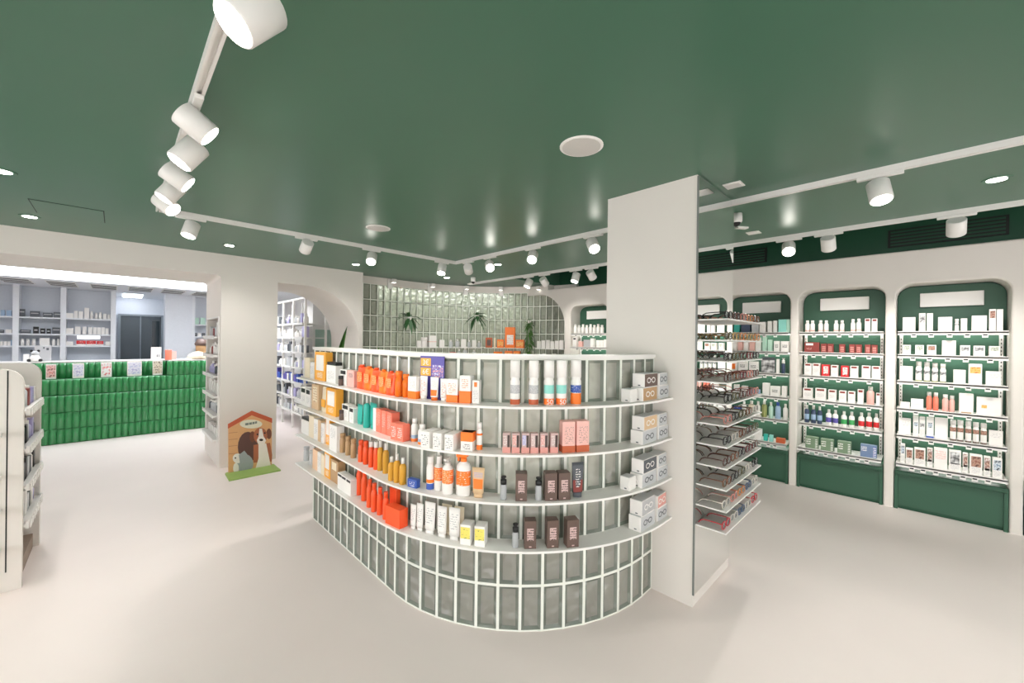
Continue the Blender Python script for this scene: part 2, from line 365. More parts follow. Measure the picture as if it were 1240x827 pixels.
# ================================================================== PRODUCT BUILDERS (origin: base centre, front towards -Y)
MESH = {}
def cached(key, fn, m):
    if key not in MESH: MESH[key] = me(fn(), key[0], m)
    return MESH[key]
def R3(*a): return tuple(round(x, 3) for x in a)
def b_(bms): return bms
def product(spec, loc, rz, w, h, label, group, d=None):
    k = spec['k']; c = spec.get('c', 'white'); d = d or spec.get('d') or (min(w, .07) if k in ('box', 'pouch') else w)
    w = max(.012, round(w/.002)*.002); h = max(.015, round(h/.002)*.002); d = max(.008, round(d/.002)*.002)
    names = dict(box='carton', card='display_card', bottle='bottle', pump='pump_bottle', spray='spray_can', tube='squeeze_tube', vial='dropper_vial', jar='jar', pouch='refill_pouch', trigger='trigger_spray')
    cats = dict(box='carton', card='card', bottle='bottle', pump='bottle', spray='can', tube='tube', vial='vial', jar='jar', pouch='pouch', trigger='spray bottle')
    nm = spec.get('n') or names[k]
    t = thing(nm, label, spec.get('cat') or cats[k], loc, rz, group)
    def add(pn, key, fn, m): return obj(pn, cached((nm+'_'+pn,)+key+(m.name,), fn, m), None, t)
    def rect(pn, x0, x1, z0, z1, y, m, th=.0012):
        def fn():
            bm = B(); box(bm, w*x0, w*x1, y-th, y+.0005, h*z0, h*z1); return bm
        return add(pn, R3(w, h, y, x0, x1, z0, z1), fn, m)
    bod = pc(c)
    if k in ('box', 'card'):
        if k == 'card': d = .006
        def fn():
            bm = B(); bevbox(bm, -w/2, w/2, -d/2, d/2, 0, h, min(.0015, w*.05), 1); return bm
        add('carton_body' if k == 'box' else 'board', R3(w, d, h), fn, bod)
        if spec.get('band'):
            bc, z0, z1 = spec['band']
            def fn2():
                bm = B(); box(bm, -w/2-.0006, w/2+.0006, -d/2-.0006, d/2+.0006, h*z0+.0005, h*z1); return bm
            add('colour_band', R3(w, d, h, z0, z1), fn2, pc(bc))
        for L in spec.get('lab', ()):
            x0, x1, z0, z1, m = L; rect('printed_panel', x0-.5, x1-.5, z0, z1, -d/2-(.001 if spec.get('band') else 0), m)
        if spec.get('side'):
            def fn3():
                bm = B(); box(bm, -w/2-.001, -w/2, -d*.45, d*.45, h*.05, h*.95); return bm
            add('end_panel', R3(w, d, h), fn3, spec['side'])
        if spec.get('top'):
            def fn4():
                bm = B(); bevbox(bm, -w*.46, w*.46, -d*.46, d*.46, h, h*1.18, .002, 1); return bm
            add('lid', R3(w, d, h), fn4, pc(spec['top']))
        if k == 'card':
            def fn5():
                bm = B(); prism(bm, [(.003, 0), (.03, 0), (.003, h*.5)], 'x', -.004, .004); return bm
            add('easel_foot', R3(w, h), fn5, pc('white'))
    elif k in ('bottle', 'pump', 'vial', 'jar', 'spray', 'trigger'):
        r = w/2; sy = min(1, d/w)
        ch = {'bottle': .22, 'pump': .2, 'vial': .34, 'jar': .35, 'spray': .38, 'trigger': .22}[k]; zb = h*(1-ch)
        neck = spec.get('neck', {'bottle': .5, 'pump': .4, 'vial': .8, 'jar': 1, 'spray': 1, 'trigger': .45}[k])
        gl = spec.get('clear')
        bm_m = mat('tinted_'+c, rgb(*PAL[c]), .12, trans=.2, ior=1.3, var=0) if gl else pc(c, .3)
        def fn():
            bm = B(); lathe(bm, [(r*.9, 0), (r, h*.02), (r, zb*.84), (r*.85, zb*.93), (r*neck, zb), (r*neck, zb+.001)], 14, sy); return bm
        add('bottle_body', R3(w, d, h, neck), fn, bm_m)
        cc = pc(spec.get('cap', 'white'), .3)
        def fnc():
            bm = B(); rc = r*min(1, neck*1.12)
            if k == 'pump': lathe(bm, [(rc, zb), (rc, zb+h*.06), (rc*.35, zb+h*.065), (rc*.35, h*.95)], 12, sy); box(bm, -rc*.5, rc*.5, -r*1.1, rc*.5, h*.94, h)
            elif k == 'trigger': lathe(bm, [(rc, zb), (rc, zb+h*.07), (rc*.6, zb+h*.08), (rc*.6, zb+h*.1)], 12, sy); bevbox(bm, -r*.95, r*.6, -r*.45, r*.45, zb+h*.1, h, .004, 1); box(bm, -r*.85, -r*.6, -.004, .004, zb, zb+h*.1)
            elif k == 'vial': lathe(bm, [(rc, zb), (rc, zb+h*.19), (rc*.55, zb+h*.22), (rc*.55, zb+h*.26), (rc*.85, zb+h*.28), (rc*.85, h)], 12, sy)
            else: lathe(bm, [(rc, zb), (rc, h*.99), (rc*.92, h)], 14, sy)
            return bm
        add('cap', R3(w, d, h, neck), fnc, cc)
        for bc, z0, z1 in spec.get('bands', ()):
            def fnb():
                bm = B(); lathe(bm, [(r*1.008, h*z0), (r*1.012, h*z0+.0005), (r*1.012, h*z1-.0005), (r*1.008, h*z1)], 14, sy); return bm
            add('label_band', R3(w, d, h, z0, z1), fnb, pc(bc) if isinstance(bc, str) else bc)
        if spec.get('txt'):
            s, tc_, z, size = spec['txt']; key = ('txt', s, tc_, round(size*h, 3))
            if key not in MESH: MESH[key] = me(text_mesh(s, size*h), 'lettering', pc(tc_))
            o = obj('lettering', MESH[key], None, t, (0, -r*sy-.0016, h*z)); o.rotation_euler = (math.pi/2, 0, 0)
    elif k == 'tube':
        def fn():
            bm = B(); n = 14; rings = []
            for q in range(7):
                f = q/6; z = h*(.14+.86*f); rx = w/2*(.86+.14*f); ry = d/2*(.9*(1-f)+.05)*.8
                rings.append([bm.verts.new((rx*_c(2*math.pi*i/n), ry*_s(2*math.pi*i/n), z)) for i in range(n)])
            for a, b in zip(rings, rings[1:]):
                for i in range(n): bm.faces.new((a[i], a[(i+1) % n], b[(i+1) % n], b[i])).smooth = True
            bm.faces.new(rings[0][::-1]); bm.faces.new(rings[-1]); return bm
        add('tube_body', R3(w, d, h), fn, pc(c))
        def fnc():
            bm = B(); lathe(bm, [(w*.36, 0), (w*.36, h*.14)], 14, min(1, d/w)*.9); return bm
        add('cap', R3(w, d, h), fnc, pc(spec.get('cap', c), .3))
        for x0, x1, z0, z1, m in spec.get('lab', ()):
            def fnl():
                bm = B(); n = 8; rows = []
                for z in (z0, z1):
                    f = (z-.14)/.86; rx = w/2*(.86+.14*f); ry = d/2*(.9*(1-f)+.05)*.8
                    rows.append([bm.verts.new((rx*1.01*_c(a), ry*_s(a)-.0012, h*z)) for a in [math.pi*(1+x0+(x1-x0)*i/n) for i in range(n+1)]])
                for i in range(n): bm.faces.new((rows[0][i], rows[0][i+1], rows[1][i+1], rows[1][i]))
                return bm
            add('printed_panel', R3(w, d, h, z0, z1, x0, x1), fnl, m)
    elif k == 'pouch':
        def fn():
            bm = B(); n = 12; rings = []
            for q in range(8):
                f = q/7; ry = d/2*(1-f**1.6*.88); rx = w/2*(.94+.06*abs(2*f-1))
                rings.append([bm.verts.new((rx*math.copysign(abs(_c(a))**.6, _c(a)), ry*_s(a), h*.93*f)) for a in [2*math.pi*i/n for i in range(n)]])
            for a, b in zip(rings, rings[1:]):
                for i in range(n): bm.faces.new((a[i], a[(i+1) % n], b[(i+1) % n], b[i])).smooth = True
            bm.faces.new(rings[0][::-1]); bm.faces.new(rings[-1]); return bm
        add('pouch_body', R3(w, d, h), fn, pc(c, .3))
        def fnc():
            bm = B(); lathe(bm, [(w*.14, h*.92), (w*.14, h), (w*.1, h)], 10); return bm
        add('spout_cap', R3(w, h), fnc, pc(spec.get('cap', c), .3))
        for x0, x1, z0, z1, m in spec.get('lab', ()):
            rect('printed_panel', x0-.5, x1-.5, z0, z1, -d/2*(1-((z0+z1)/2)**1.6*.88)-.003, m, .002)
    return t

# ------------------------------------------------------------------ partition stock
MARK = pr('white', 'grey', 9); 
def S(k, c='white', desc='', **a): a.update(k=k, c=c, desc=desc); return a
oband = lambda f=.35: ('orange', 0, f)
rows = {1: [], 2: [], 3: [], 4: []}
def it(shelf, px, wpx, hpx, spec, off=.045, d=None): rows[shelf].append((px, wpx, hpx, spec, off, d))
creamc = S('box', 'cream', 'cream carton'); whitec = S('box', 'white', 'slim white carton', lab=[(.15, .85, .3, .8, pr('white', 'grey', 8, .5))])
goldd = S('box', 'gold', 'tall golden display carton', lab=[(.15, .85, .35, .9, pc('white')), (.25, .75, .1, .3, pr('gold', 'white', 5, .45))])
wblk = S('box', 'white', 'small white carton with black top marks', lab=[(.12, .88, .72, .95, pc('black')), (.2, .8, .2, .6, MARK)])
# top shelf
it(1, 376, 6, 24, creamc); it(1, 382, 5, 20, whitec); it(1, 391.5, 13, 34, goldd)
it(1, 405, 11, 21, S('box', 'white', 'white carton with black lid', top='black', lab=[(.15, .85, .2, .7, MARK)]))
it(1, 412.5, 5, 12, S('jar', 'brown', 'little dark brown jar', cap='black'), .09)
it(1, 420, 8, 19, wblk); it(1, 429, 8, 20, S('box', 'pink', 'pale pink carton', lab=[(.2, .8, .6, .85, pr('pink', 'dgrey', 4, .45))]))
for i, x in enumerate((438.5, 447, 456, 465, 474)): it(1, x, 9.5, 29, S('pouch', 'orange' if i % 2 else 'redor', 'glossy orange refill pouch', lab=[(.2, .8, .3, .7, pr('orange', 'peach', 7, .5))]), .05, .045)
it(1, 483, 9, 31, S('bottle', 'orange', 'translucent orange bottle', clear=1, cap='orange', neck=.8), .06); it(1, 491.5, 8, 28, S('bottle', 'orange', 'translucent orange bottle', clear=1, cap='orange', neck=.8), .05)
it(1, 503, 10, 27, S('box', 'white', 'white carton with orange base', band=oband(.34), lab=[(.2, .8, .45, .9, MARK)]))
it(1, 513, 9, 28, S('tube', 'white', 'white sunscreen tube', lab=[(.25, .75, .3, .85, pr('white', 'coral', 8, .5, 1))]))
it(1, 526, 10, 28, S('tube', 'white', 'white tube with orange label', cap='orange', lab=[(.2, .8, .2, .45, pc('orange')), (.3, .7, .55, .85, MARK)]))
it(1, 537.5, 9, 27, S('tube', 'white', 'plain white tube', lab=[(.3, .7, .3, .85, pr('white', 'coral', 8, .5, 1))]))
it(1, 550, 13, 28, S('box', 'white', 'wide white carton with orange base', band=oband(.32), lab=[(.15, .85, .4, .85, pr('white', 'orange', 8, .52))]))
it(1, 565, 13, 33, S('box', 'white', 'tall carton with orange lower half', band=oband(.44), lab=[(.2, .8, .55, .9, pr('white', 'orange', 7, .5))]))
it(1, 577, 8.5, 28, S('box', 'white', 'slim white carton with orange drop', lab=[(.3, .7, .72, .92, pc('orange')), (.15, .85, .1, .6, MARK)]))
can = lambda band, base, desc, **a: S('spray', 'white', desc, cap='white', bands=[(pr(band, 'white', 12, .55), .26, .45), (base, .015, .13)], **a)
it(1, 623.5, 12, 54, can('grey', 'rust', 'tall white spray can with grey band'), .055); it(1, 646, 12, 54, can('grey', 'rust', 'tall white spray can with grey band'), .055)
it(1, 664.5, 12, 54, S('spray', 'white', 'tall white spray can with teal band and orange 50', cap='white', bands=[('ltteal', .26, .45), ('orange', .015, .15)], txt=('50', 'white', .03, .15)), .055)
it(1, 679.5, 12, 54, S('spray', 'white', 'tall white spray can with teal band and orange 50', cap='white', bands=[('ltteal', .26, .45), ('orange', .015, .15)], txt=('50', 'white', .03, .15)), .055)
it(1, 697, 12, 54, S('spray', 'white', 'tall white spray can with blue and orange bands', cap='white', bands=[(pr('blue', 'white', 8, .6), .27, .44), ('orange', .015, .26)]), .055)
# second shelf
it(2, 371, 6, 21, wblk); it(2, 377, 5.5, 21, wblk); it(2, 385.5, 8, 30, S('box', 'beige', 'beige carton', lab=[(.2, .8, .3, .9, pr('cream', 'tan', 6, .5))]))
it(2, 394.5, 8, 31, S('pouch', 'cream', 'cream pouch with orange label', lab=[(.2, .8, .2, .5, pc('gold'))]), .05, .04); it(2, 405, 12, 32, goldd); it(2, 414, 6, 12, S('jar', 'brown', 'squat brown jar', cap='dkbrown'), .08)
it(2, 422.5, 8, 19, wblk); it(2, 430, 5, 18, wblk)
it(2, 436, 6, 24, S('tube', 'teal', 'short teal tube', cap='teal')); it(2, 444, 8, 38, S('bottle', 'teal', 'teal bottle with long white nozzle', neck=.3), .06); it(2, 452, 8, 31, S('tube', 'teal', 'tall teal tube', cap='teal'))
it(2, 457.5, 4, 27, S('box', 'white', 'very slim white carton'))
for x in (463, 469.5, 476): it(2, x, 6, 28, S('box', 'coral', 'tall coral carton', lab=[(.15, .85, .3, .9, pr('coral', 'pink', 9, .5))]), .04)
for x in (481.5, 488.5): it(2, x, 7.5, 20, S('box', 'coral', 'short coral carton', lab=[(.15, .85, .2, .85, pr('coral', 'white', 6, .5))]), .075)
bw = lambda: S('bottle', 'white', 'white bottle with blue and orange base', neck=.6, bands=[('ltblue', .16, .3), ('orange', .02, .15)])
it(2, 502, 8, 28, bw(), .05); it(2, 511, 9.5, 24, bw(), .075)
for x in (522, 535.5, 549): it(2, x, 10.5, 19, S('box', 'white', 'long white carton', lab=[(.1, .9, .15, .85, pr('white', 'dgrey', 6, .55))]), .07, .11)
it(2, 567, 14, 22, S('box', 'white', 'carton with orange upper half', band=('orange', .5, 1.0), lab=[(.2, .8, .1, .4, pr('white', 'brown', 4, .5))]), .07)
it(2, 580.5, 7, 33, S('bottle', 'white', 'slim white bottle with orange base', neck=.7, bands=[('orange', .02, .2), ('orange', .55, .62)]), .06)
for x, c in ((613.5, 'mauve'), (624.5, 'rose'), (636, 'lilac'), (646.5, 'mauve'), (658, 'rose'), (670, 'mauve')):
    it(2, x, 9, 24, S('box', 'mauve', 'small mauve carton with dark bar', band=('rose', 0, .3), lab=[(.62, .92, .3, .9, pc('dkbrown')), (.08, .58, .4, .9, pr(c, 'white', 6, .5))]), .075)
for x in (686.5, 703): it(2, x, 15, 37, S('box', 'pink', 'pink carton with rust red base', band=('rust', 0, .22), lab=[(.15, .85, .3, .85, pr('pink', 'brown', 10, .56))]), .07)
# third shelf
it(3, 373, 9, 17, S('box', 'white', 'white carton with black lid', top='black')); it(3, 381, 6, 26, creamc); it(3, 386.5, 5, 25, whitec); it(3, 391, 4, 26, S('box', 'beige', 'slim beige carton')); it(3, 394.5, 4, 24, whitec)
it(3, 401, 5, 34, goldd, .03); it(3, 407.5, 9, 31, S('box', 'white', 'tall white carton', lab=[(.2, .8, .5, .9, MARK)]), .07)
for x in (415, 421.5, 428): it(3, x, 6.5, 23, S('bottle', 'tan', 'tan bottle with rounded cap', cap='tan', neck=.8), .055)
for x, h in ((437, 26), (443, 28), (449.5, 31), (455.5, 34)): it(3, x, 6.5, h, S('bottle', 'redor', 'bright orange bottle', cap='white' if h > 30 else 'redor', neck=.75), .055)
for x in (460.5, 467): it(3, x, 7, 36, S('bottle', 'amber', 'tall amber bottle with white cap', clear=1, neck=.45), .045)
for x, h in ((474, 28), (480.5, 34), (487.5, 32)): it(3, x, 8, h, S('bottle', 'amber', 'amber bottle with pointed white cap', clear=1, neck=.4), .085)
it(3, 501, 11, 10, S('box', 'blue', 'little blue carton', lab=[(.2, .8, .2, .8, pr('blue', 'white', 3, .5))]), .08, .03)
it(3, 521, 9, 40, S('bottle', 'white', 'slim white bottle with blue base', neck=.7, bands=[('blue', .02, .2), ('orange', .22, .32)]), .06)
it(3, 531.5, 11, 41, S('bottle', 'white', 'white bottle with orange label', neck=.5, bands=[(pr('orange', 'peach', 7, .55), .3, .68)]), .045)
it(3, 542, 13, 43, S('pump', 'white', 'white pump bottle with orange label', neck=.45, bands=[(pr('orange', 'peach', 7, .55), .3, .68)]), .07)
it(3, 561, 17, 52, S('trigger', 'white', 'white spray bottle with orange trigger', cap='orange', bands=[(pr('orange', 'white', 7, .6), .25, .58)], neck=.4), .065)
it(3, 579, 15, 36, S('tube', 'beige', 'beige tube with orange label', cap='beige', lab=[(.2, .8, .3, .62, pc('orange')), (.25, .75, .68, .85, pr('beige', 'lilac', 4, .4))]), .075)
vial = S('vial', 'silver', 'clear dropper vial with black cap', clear=1, cap='black', neck=.85)
bbox = S('box', 'brown', 'dark taupe carton with square window', lab=[(.22, .78, .3, .74, pr('mauve', 'dkbrown', 5, .5)), (.4, .6, .06, .1, pc('mauve'))])
it(3, 609.5, 8, 28, vial, .08); it(3, 631, 14, 33, bbox, .075); it(3, 652, 8, 27, vial, .08); it(3, 666, 14.5, 33, bbox, .075); it(3, 681.5, 14, 33, bbox, .075)
it(3, 699, 14, 42, S('tube', 'dgrey', 'dark grey tube with wine lower half', cap='dgrey', lab=[(.15, .85, .16, .5, pc('wine')), (.35, .65, .3, .85, pr('dgrey', 'white', 8, .5))]), .07)
# bottom shelf
for x in (371, 378): it(4, x, 6, 17, S('bottle', 'silver', 'small silver tube', cap='grey', neck=.9), .04)
it(4, 385.5, 6, 24, S('box', 'peach', 'peach carton')); it(4, 390.5, 4, 24, whitec); it(4, 395, 4, 24, creamc); it(4, 400.5, 7, 31, goldd); it(4, 409, 9, 27, S('box', 'tan', 'tan carton with round cream window', lab=[(.2, .8, .55, .9, pc('cream'))]))
for x in (416, 421, 426.5): it(4, x, 5.5, 19, S('box', 'white', 'white carton with black stripe', lab=[(.1, .9, .82, .95, pc('black'))]), .07)
for x, h, o in ((435, 37, .035), (441, 38, .055), (447.5, 33, .075), (453, 34, .085), (460, 33, .08), (467, 33, .085)): it(4, x, 7, h, S('bottle', 'redor', 'red-orange bottle with matching cap', cap='redor', neck=.6), o)
it(4, 478, 8, 33, S('box', 'redor', 'tall red-orange carton'), .02, .03); it(4, 480, 17, 22, S('box', 'redor', 'red-orange cube carton'), .085, .06)
for x, wd, h, o in ((500.5, 7, 29, .06), (508.5, 8, 33, .06), (520.5, 13, 38, .06), (535, 12, 37, .065), (550, 14, 39, .07)): it(4, x, wd, h, S('tube', 'white', 'ivory tube', cap='white', lab=[(.25, .75, .35, .85, pr('white', 'grey', 7, .5))]), o)
for x in (556, 541): it(4, x, 12, 36, S('tube', 'cream', 'cream tube standing behind', cap='cream'), .025)
for x in (566, 582.5): it(4, x, 12.5, 24, S('box', 'white', 'white carton with yellow label', lab=[(.05, .95, .32, .88, pr('yellow', 'olive', 4, .6))]), .07, .07)
it(4, 624, 8, 28, vial, .08); it(4, 641.5, 14, 33, bbox, .075); it(4, 668, 14, 33, bbox, .075); it(4, 691.5, 14, 33, bbox, .085)

SNAME = {1: 'top', 2: 'second', 3: 'third', 4: 'bottom'}
def dims(fn, px, wpx):  # width in metres on a curve between two pixel columns
    a, b = fn(px-wpx/2), fn(px+wpx/2); return (Vector(a)-Vector(b)).length
for k in rows:
    z = SH[k]+.006
    for n, (px, wpx, hpx, spec, off, d) in enumerate(sorted(rows[k], key=lambda r: r[0]), 1):
        s = pat(px, z, off); (x, y), nn = pcurve(s, off)
        dep = (Vector((x, y, z))-CAM).dot(_f); hh = hpx*dep/F
        ww = dims(lambda p: pcurve(pat(p, z, off), off)[0], px, wpx)
        if spec['k'] in ('bottle', 'pump', 'vial', 'spray', 'jar', 'trigger'): ww = min(ww, wpx*dep/F*1.05)
        dd = d or {'box': min(.055, max(.02, ww)), 'tube': min(.035, ww*.7), 'pouch': .04}.get(spec['k'])
        if dd is None: dd = min(ww, .06)
        dd = min(dd, 2*min(off, SD-off)-.004) if spec['k'] != 'box' or d is None else dd
        product(spec, (x, y, z), math.atan2(nn[1], nn[0])+math.pi/2, ww, hh, '%s, %s from left, %s partition shelf' % (spec['desc'], ORD[n], SNAME[k]), 'stock on the %s partition shelf' % SNAME[k], dd)
# promo card behind the sunscreen boxes
z = SH[1]+.006; s = pat(523, z, .018); (x, y), nn = pcurve(s, .018); dep = (Vector((x, y, z))-CAM).dot(_f)
t = thing('promo_card', 'purple and yellow promotional card standing behind sunscreen cartons', 'card', (x, y, z), math.atan2(nn[1], nn[0])+math.pi/2)
cw, chh = .17, 52*dep/F
bm = B(); box(bm, -cw/2, cw/2, -.002, .002, 0, chh); obj('board', bm, pc('purple'), t)
for z0, s_ in ((.76, '3€'), (.54, '6€')):
    bm = B(); box(bm, -cw*.48, -cw*.05, -.003, -.0019, chh*z0, chh*(z0+.19)); q = obj('price_square', bm, pc('amber'), t)
    m_ = text_mesh(s_, chh*.17); o = obj('lettering', me(m_, 'lettering', pc('white')), None, q, (-cw*.26, -.0035, chh*(z0+.035))); o.rotation_euler = (math.pi/2, 0, 0)
bm = B(); box(bm, cw*.0, cw*.47, -.003, -.0019, chh*.5, chh*.8); obj('printed_picture', bm, mat_photo('promo_picture', [rgb(235, 235, 245), rgb(92, 82, 178), rgb(240, 180, 170)], 5), t)
# eyewear boxes near the pillar
def eyebox(x, y, z, L, label, rz=0, c='grey', H=.078, D=.075):
    t = thing('eyewear_box', label, 'box', (x, y, z), rz, 'eyewear boxes by the pillar')
    bm = B(); bevbox(bm, -L/2, L/2, -D/2, D/2, 0, H, .0015, 1); obj('carton_body', bm, pc('white'), t)
    bm = B(); box(bm, -L/2+.004, L/2, -D/2-.001, -D/2+.0005, .003, H-.003); p = obj('printed_side', bm, pc(c), t)
    bm = B(); box(bm, -L/2+.004, L/2-.001, -D/2+.004, D/2-.004, H-.0005, H+.0008); obj('printed_lid', bm, pc('silver'), t)
    bm = B(); f = -D/2-.0022
    for cx in (-.03, .026):
        ring = [(cx+.024*_c(a), H*.5+.017*_s(a)) for a in [i*math.pi/6 for i in range(12)]]; rin = [(cx+.017*_c(a), H*.5+.011*_s(a)) for a in [i*math.pi/6 for i in range(12)]]
        A = [bm.verts.new((p_[0], f, p_[1])) for p_ in ring]; C = [bm.verts.new((p_[0], f, p_[1])) for p_ in rin]
        for i in range(12): bm.faces.new((A[i], A[(i+1) % 12], C[(i+1) % 12], C[i]))
    box(bm, -.008, .004, f, f+.001, H*.52, H*.58); obj('glasses_print', bm, pc('white' if c != 'silver' else 'dgrey'), p)
    bm = B()
    box(bm, -L/2-.001, -L/2, -.012, .002, .008, .014); obj('end_mark', bm, pc('dgrey'), t)
for k, zz in ((1, SH[1]), (2, SH[2]), (3, SH[3]), (4, SH[4])):
    z = zz+.0065; yb = 1.205-.062
    c1 = ('brown', 'beige', 'dgrey', 'grey')[k-1]
    big = k == 4
    eyebox(2.225+(.0 if not big else -.01), yb, z, .17, 'white eyewear box at bottom of pile on %s partition shelf' % SNAME[k], 0, 'tan' if k == 1 else 'silver', .078 if not big else .085)
    eyebox(2.235+(.0 if not big else -.012), yb, z+.0795+(.007 if big else 0), .16, 'eyewear box with glasses print on top of pile, %s partition shelf' % SNAME[k], 0, c1, .078 if not big else .085)
    eyebox(2.395, yb-.004, z, .13, 'eyewear box against pillar at shelf level, %s partition shelf' % SNAME[k], 0, 'silver', .078)
    eyebox(2.39, yb-.002, z+.0795, .12, 'upper eyewear box against pillar, %s partition shelf' % SNAME[k], .05, 'silver' if k < 4 else 'rose', .074)
    if k in (1, 3): eyebox(2.085, yb+.02, z, .07, 'short white eyewear box left of the pile, %s partition shelf' % SNAME[k], 0, 'white', .074, .06)

# ================================================================== MIRROR AND EYEWEAR SHELVES
m = thing('wall_mirror', 'tall frameless mirror on the side of the white pillar', 'mirror', (0, 0, 0))
bm = B(); box(bm, PX0, PX1, .936, .942, .075, CZ-.01); obj('mirror_glass', bm, MIRROR, m)
bm = B(); box(bm, PX0-.004, PX0, .934, .945, .075, CZ-.01); obj('edge_strip', bm, mat('grey_edge', rgb(120, 124, 120), .3), m)
ey = thing('eyewear_display', 'column of eleven white shelves for glasses mounted on the mirror', 'display shelf')
EZ = [.499+.1222*i for i in range(11)]
for z in EZ:
    bm = B(); box(bm, PX0+.005, 3.18, .765, .934, z-.004, z+.004); obj('shelf', bm, METAL, ey)
GC = dict(black=((34, 30, 30), 'black'), tortoise=((120, 74, 46), 'tortoiseshell'), gold=((196, 160, 100), 'gold wire'), red=((190, 40, 56), 'red'), rose=((210, 140, 128), 'rose pink'), navy=((70, 88, 120), 'slate blue'), clear=((206, 200, 190), 'pale clear'), amber=((206, 132, 70), 'amber'), olive=((96, 92, 62), 'olive'), brown=((92, 58, 48), 'dark brown'), wine=((120, 40, 44), 'wine red'))
def rim(bm, cx, rx, rz_, r, n=14):
    pts = [(cx+rx*math.copysign(abs(_c(a))**.75, _c(a)), 0, rz_+rz_*math.copysign(abs(_s(a))**.8, _s(a))) for a in [2*math.pi*i/n for i in range(n+1)]]
    tube(bm, pts, r, 5)
def glasses_meshes(key):
    col, _ = GC[key]; m_ = mat('frame_'+key, rgb(*col), .3, var=.12 if key == 'tortoise' else .03, scale=120)
    bm = B(); rim(bm, -.034, .027, .021, .0034); rim(bm, .034, .027, .021, .0034); tube(bm, [(-.008, 0, .028), (0, -.002, .031), (.008, 0, .028)], .0022, 5)
    fr = me(bm, 'frame_front', m_)
    bm = B(); lathe(bm, [(.025, -.0006), (.025, .0006)], 14, .8); bmesh.ops.rotate(bm, verts=bm.verts[:], matrix=Matrix.Rotation(math.pi/2, 3, 'X'))
    le = me(bm, 'lens', mat('lens_'+('dark' if key in ('gold', 'navy') else 'light'), (.35, .38, .4) if key in ('gold', 'navy') else (.6, .62, .62), .03, trans=.8, ior=1.1, var=0))
    bm = B(); tube(bm, [(0, 0, .033), (0, .02, .034), (0, .07, .033), (0, .1, .031), (0, .118, .022), (0, .13, .004)], [.0036, .0034, .003, .003, .0034, .003], 5)
    te = me(bm, 'temple', m_); return fr, le, te
GM = {k: glasses_meshes(k) for k in GC}
SCH = [['red', 'clear', 'navy', 'clear', 'red'], ['clear', 'rose', 'amber', 'navy', 'clear'], ['tortoise', 'black', 'olive', 'clear', 'black'], ['brown', 'tortoise', 'black', 'wine', 'brown'], ['black', 'clear', 'tortoise', 'brown', 'olive'],
       ['rose', 'black', 'olive', 'tortoise', 'clear'], ['black', 'olive', 'brown', 'wine', 'rose'], ['brown', 'tortoise', 'wine', 'rose', 'brown'], ['black', 'olive', 'brown', 'wine', 'black'], ['olive', 'gold', 'amber', 'gold', 'amber'], ['black', 'brown', 'rose', 'amber', 'tortoise']]
for j, z in enumerate(EZ):
    for i in range(5):
        key = SCH[j][i]; x = 2.555+i*.143+random.uniform(-.005, .005)
        t = thing('eyeglasses', '%s eyeglasses, %s from pillar corner on %s mirror shelf from the bottom' % (GC[key][1], ORD[i+1], ORD[j+1]), 'glasses', (x, .79, z+.0079), random.uniform(-.03, .03), 'glasses on the mirror shelves')
        fr, le, te = GM[key]; obj('frame_front', fr, None, t)
        for sx in (-1, 1): obj('lens', le, None, t, (sx*.034, 0, .021)); obj('temple', te, None, t, (sx*.0625, .002, 0))

# ================================================================== RIGHT WALL BAYS
def rects_to_bay(a, b, name, label, tags=True, zs=(1.715, 1.493, 1.24, .975, .715, .45)):
    t = thing('shelf_bay', label, 'shelving', (XR, (a+b)/2, 0)); W = (b-a)/2-.004
    bm = B(); o_ = [(-W, .0), (-W, 2.055)] + [(p[0], p[1]) for p in arc(-W+.115, 2.055, .115, 180, 90, 6)][1:] + arc(W-.115, 2.055, .115, 90, 0, 6) + [(W, 0)]
    prism(bm, o_, 'x', .262, .28); obj('back_panel', bm, BAYG, t)
    bm = B(); bevbox(bm, .225, .255, -W*.62, W*.55, 1.965, 2.10, .003, 1); obj('header_sign', bm, WHITE, t)
    for sy in (-1, 1):
        bm = B(); box(bm, .235, .26, sy*(W-.03)-.012, sy*(W-.03)+.012, .42, 1.73); u = obj('upright_rail', bm, METAL, t)
        bm = B()
        for q in range(36): box(bm, .233, .236, sy*(W-.03)-.003, sy*(W-.03)+.003, .45+q*.034, .465+q*.034)
        obj('slot_row', bm, DARK, u)
    for i, z in enumerate(zs):
        x0 = -.0 if i < 5 else -.05
        bm = B(); box(bm, x0, .24, -W+.01, W-.01, z-.012, z); box(bm, x0, x0+.006, -W+.01, W-.01, z-.03, z+.008); sh = obj('shelf', bm, METAL, t)
        bm = B(); box(bm, .2, .215, -W+.04, W-.04, z-.018, z-.0125); obj('light_strip', bm, mat('shelf_led', (1, .99, .95), .4, emit=17, var=0), sh)
        if tags:
            for q in range(5 if i != 5 else 7):
                n_ = 5 if i != 5 else 7
                yy = -W+.07+(2*W-.14)*(q+.5+random.uniform(-.15, .15))/n_
                bm = B(); bevbox(bm, x0-.004, x0-.0005, yy-.018, yy+.018, z-.052, z-.018, .001, 1); tg = obj('price_tag', bm, METAL, sh)
                bm = B(); box(bm, x0-.0048, x0-.0038, yy-.013, yy+.013, z-.034, z-.022); obj('price_print', bm, BLACK, sh)
    bm = B(); bevbox(bm, -.012, .26, -W, W, .33, .375, .012, 3); box(bm, .0, .26, -W, -W+.025, 0, .345); box(bm, .0, .26, W-.025, W, 0, .345); bc = obj('base_cabinet', bm, BAYG, t)
    bm = B(); box(bm, .012, .03, -W+.026, W-.026, .035, .328); obj('base_front', bm, BAYG, t)
    bm = B(); box(bm, .035, .05, -W+.026, W-.026, 0, .034); obj('toe_kick', bm, DGREEN, t)
    return t
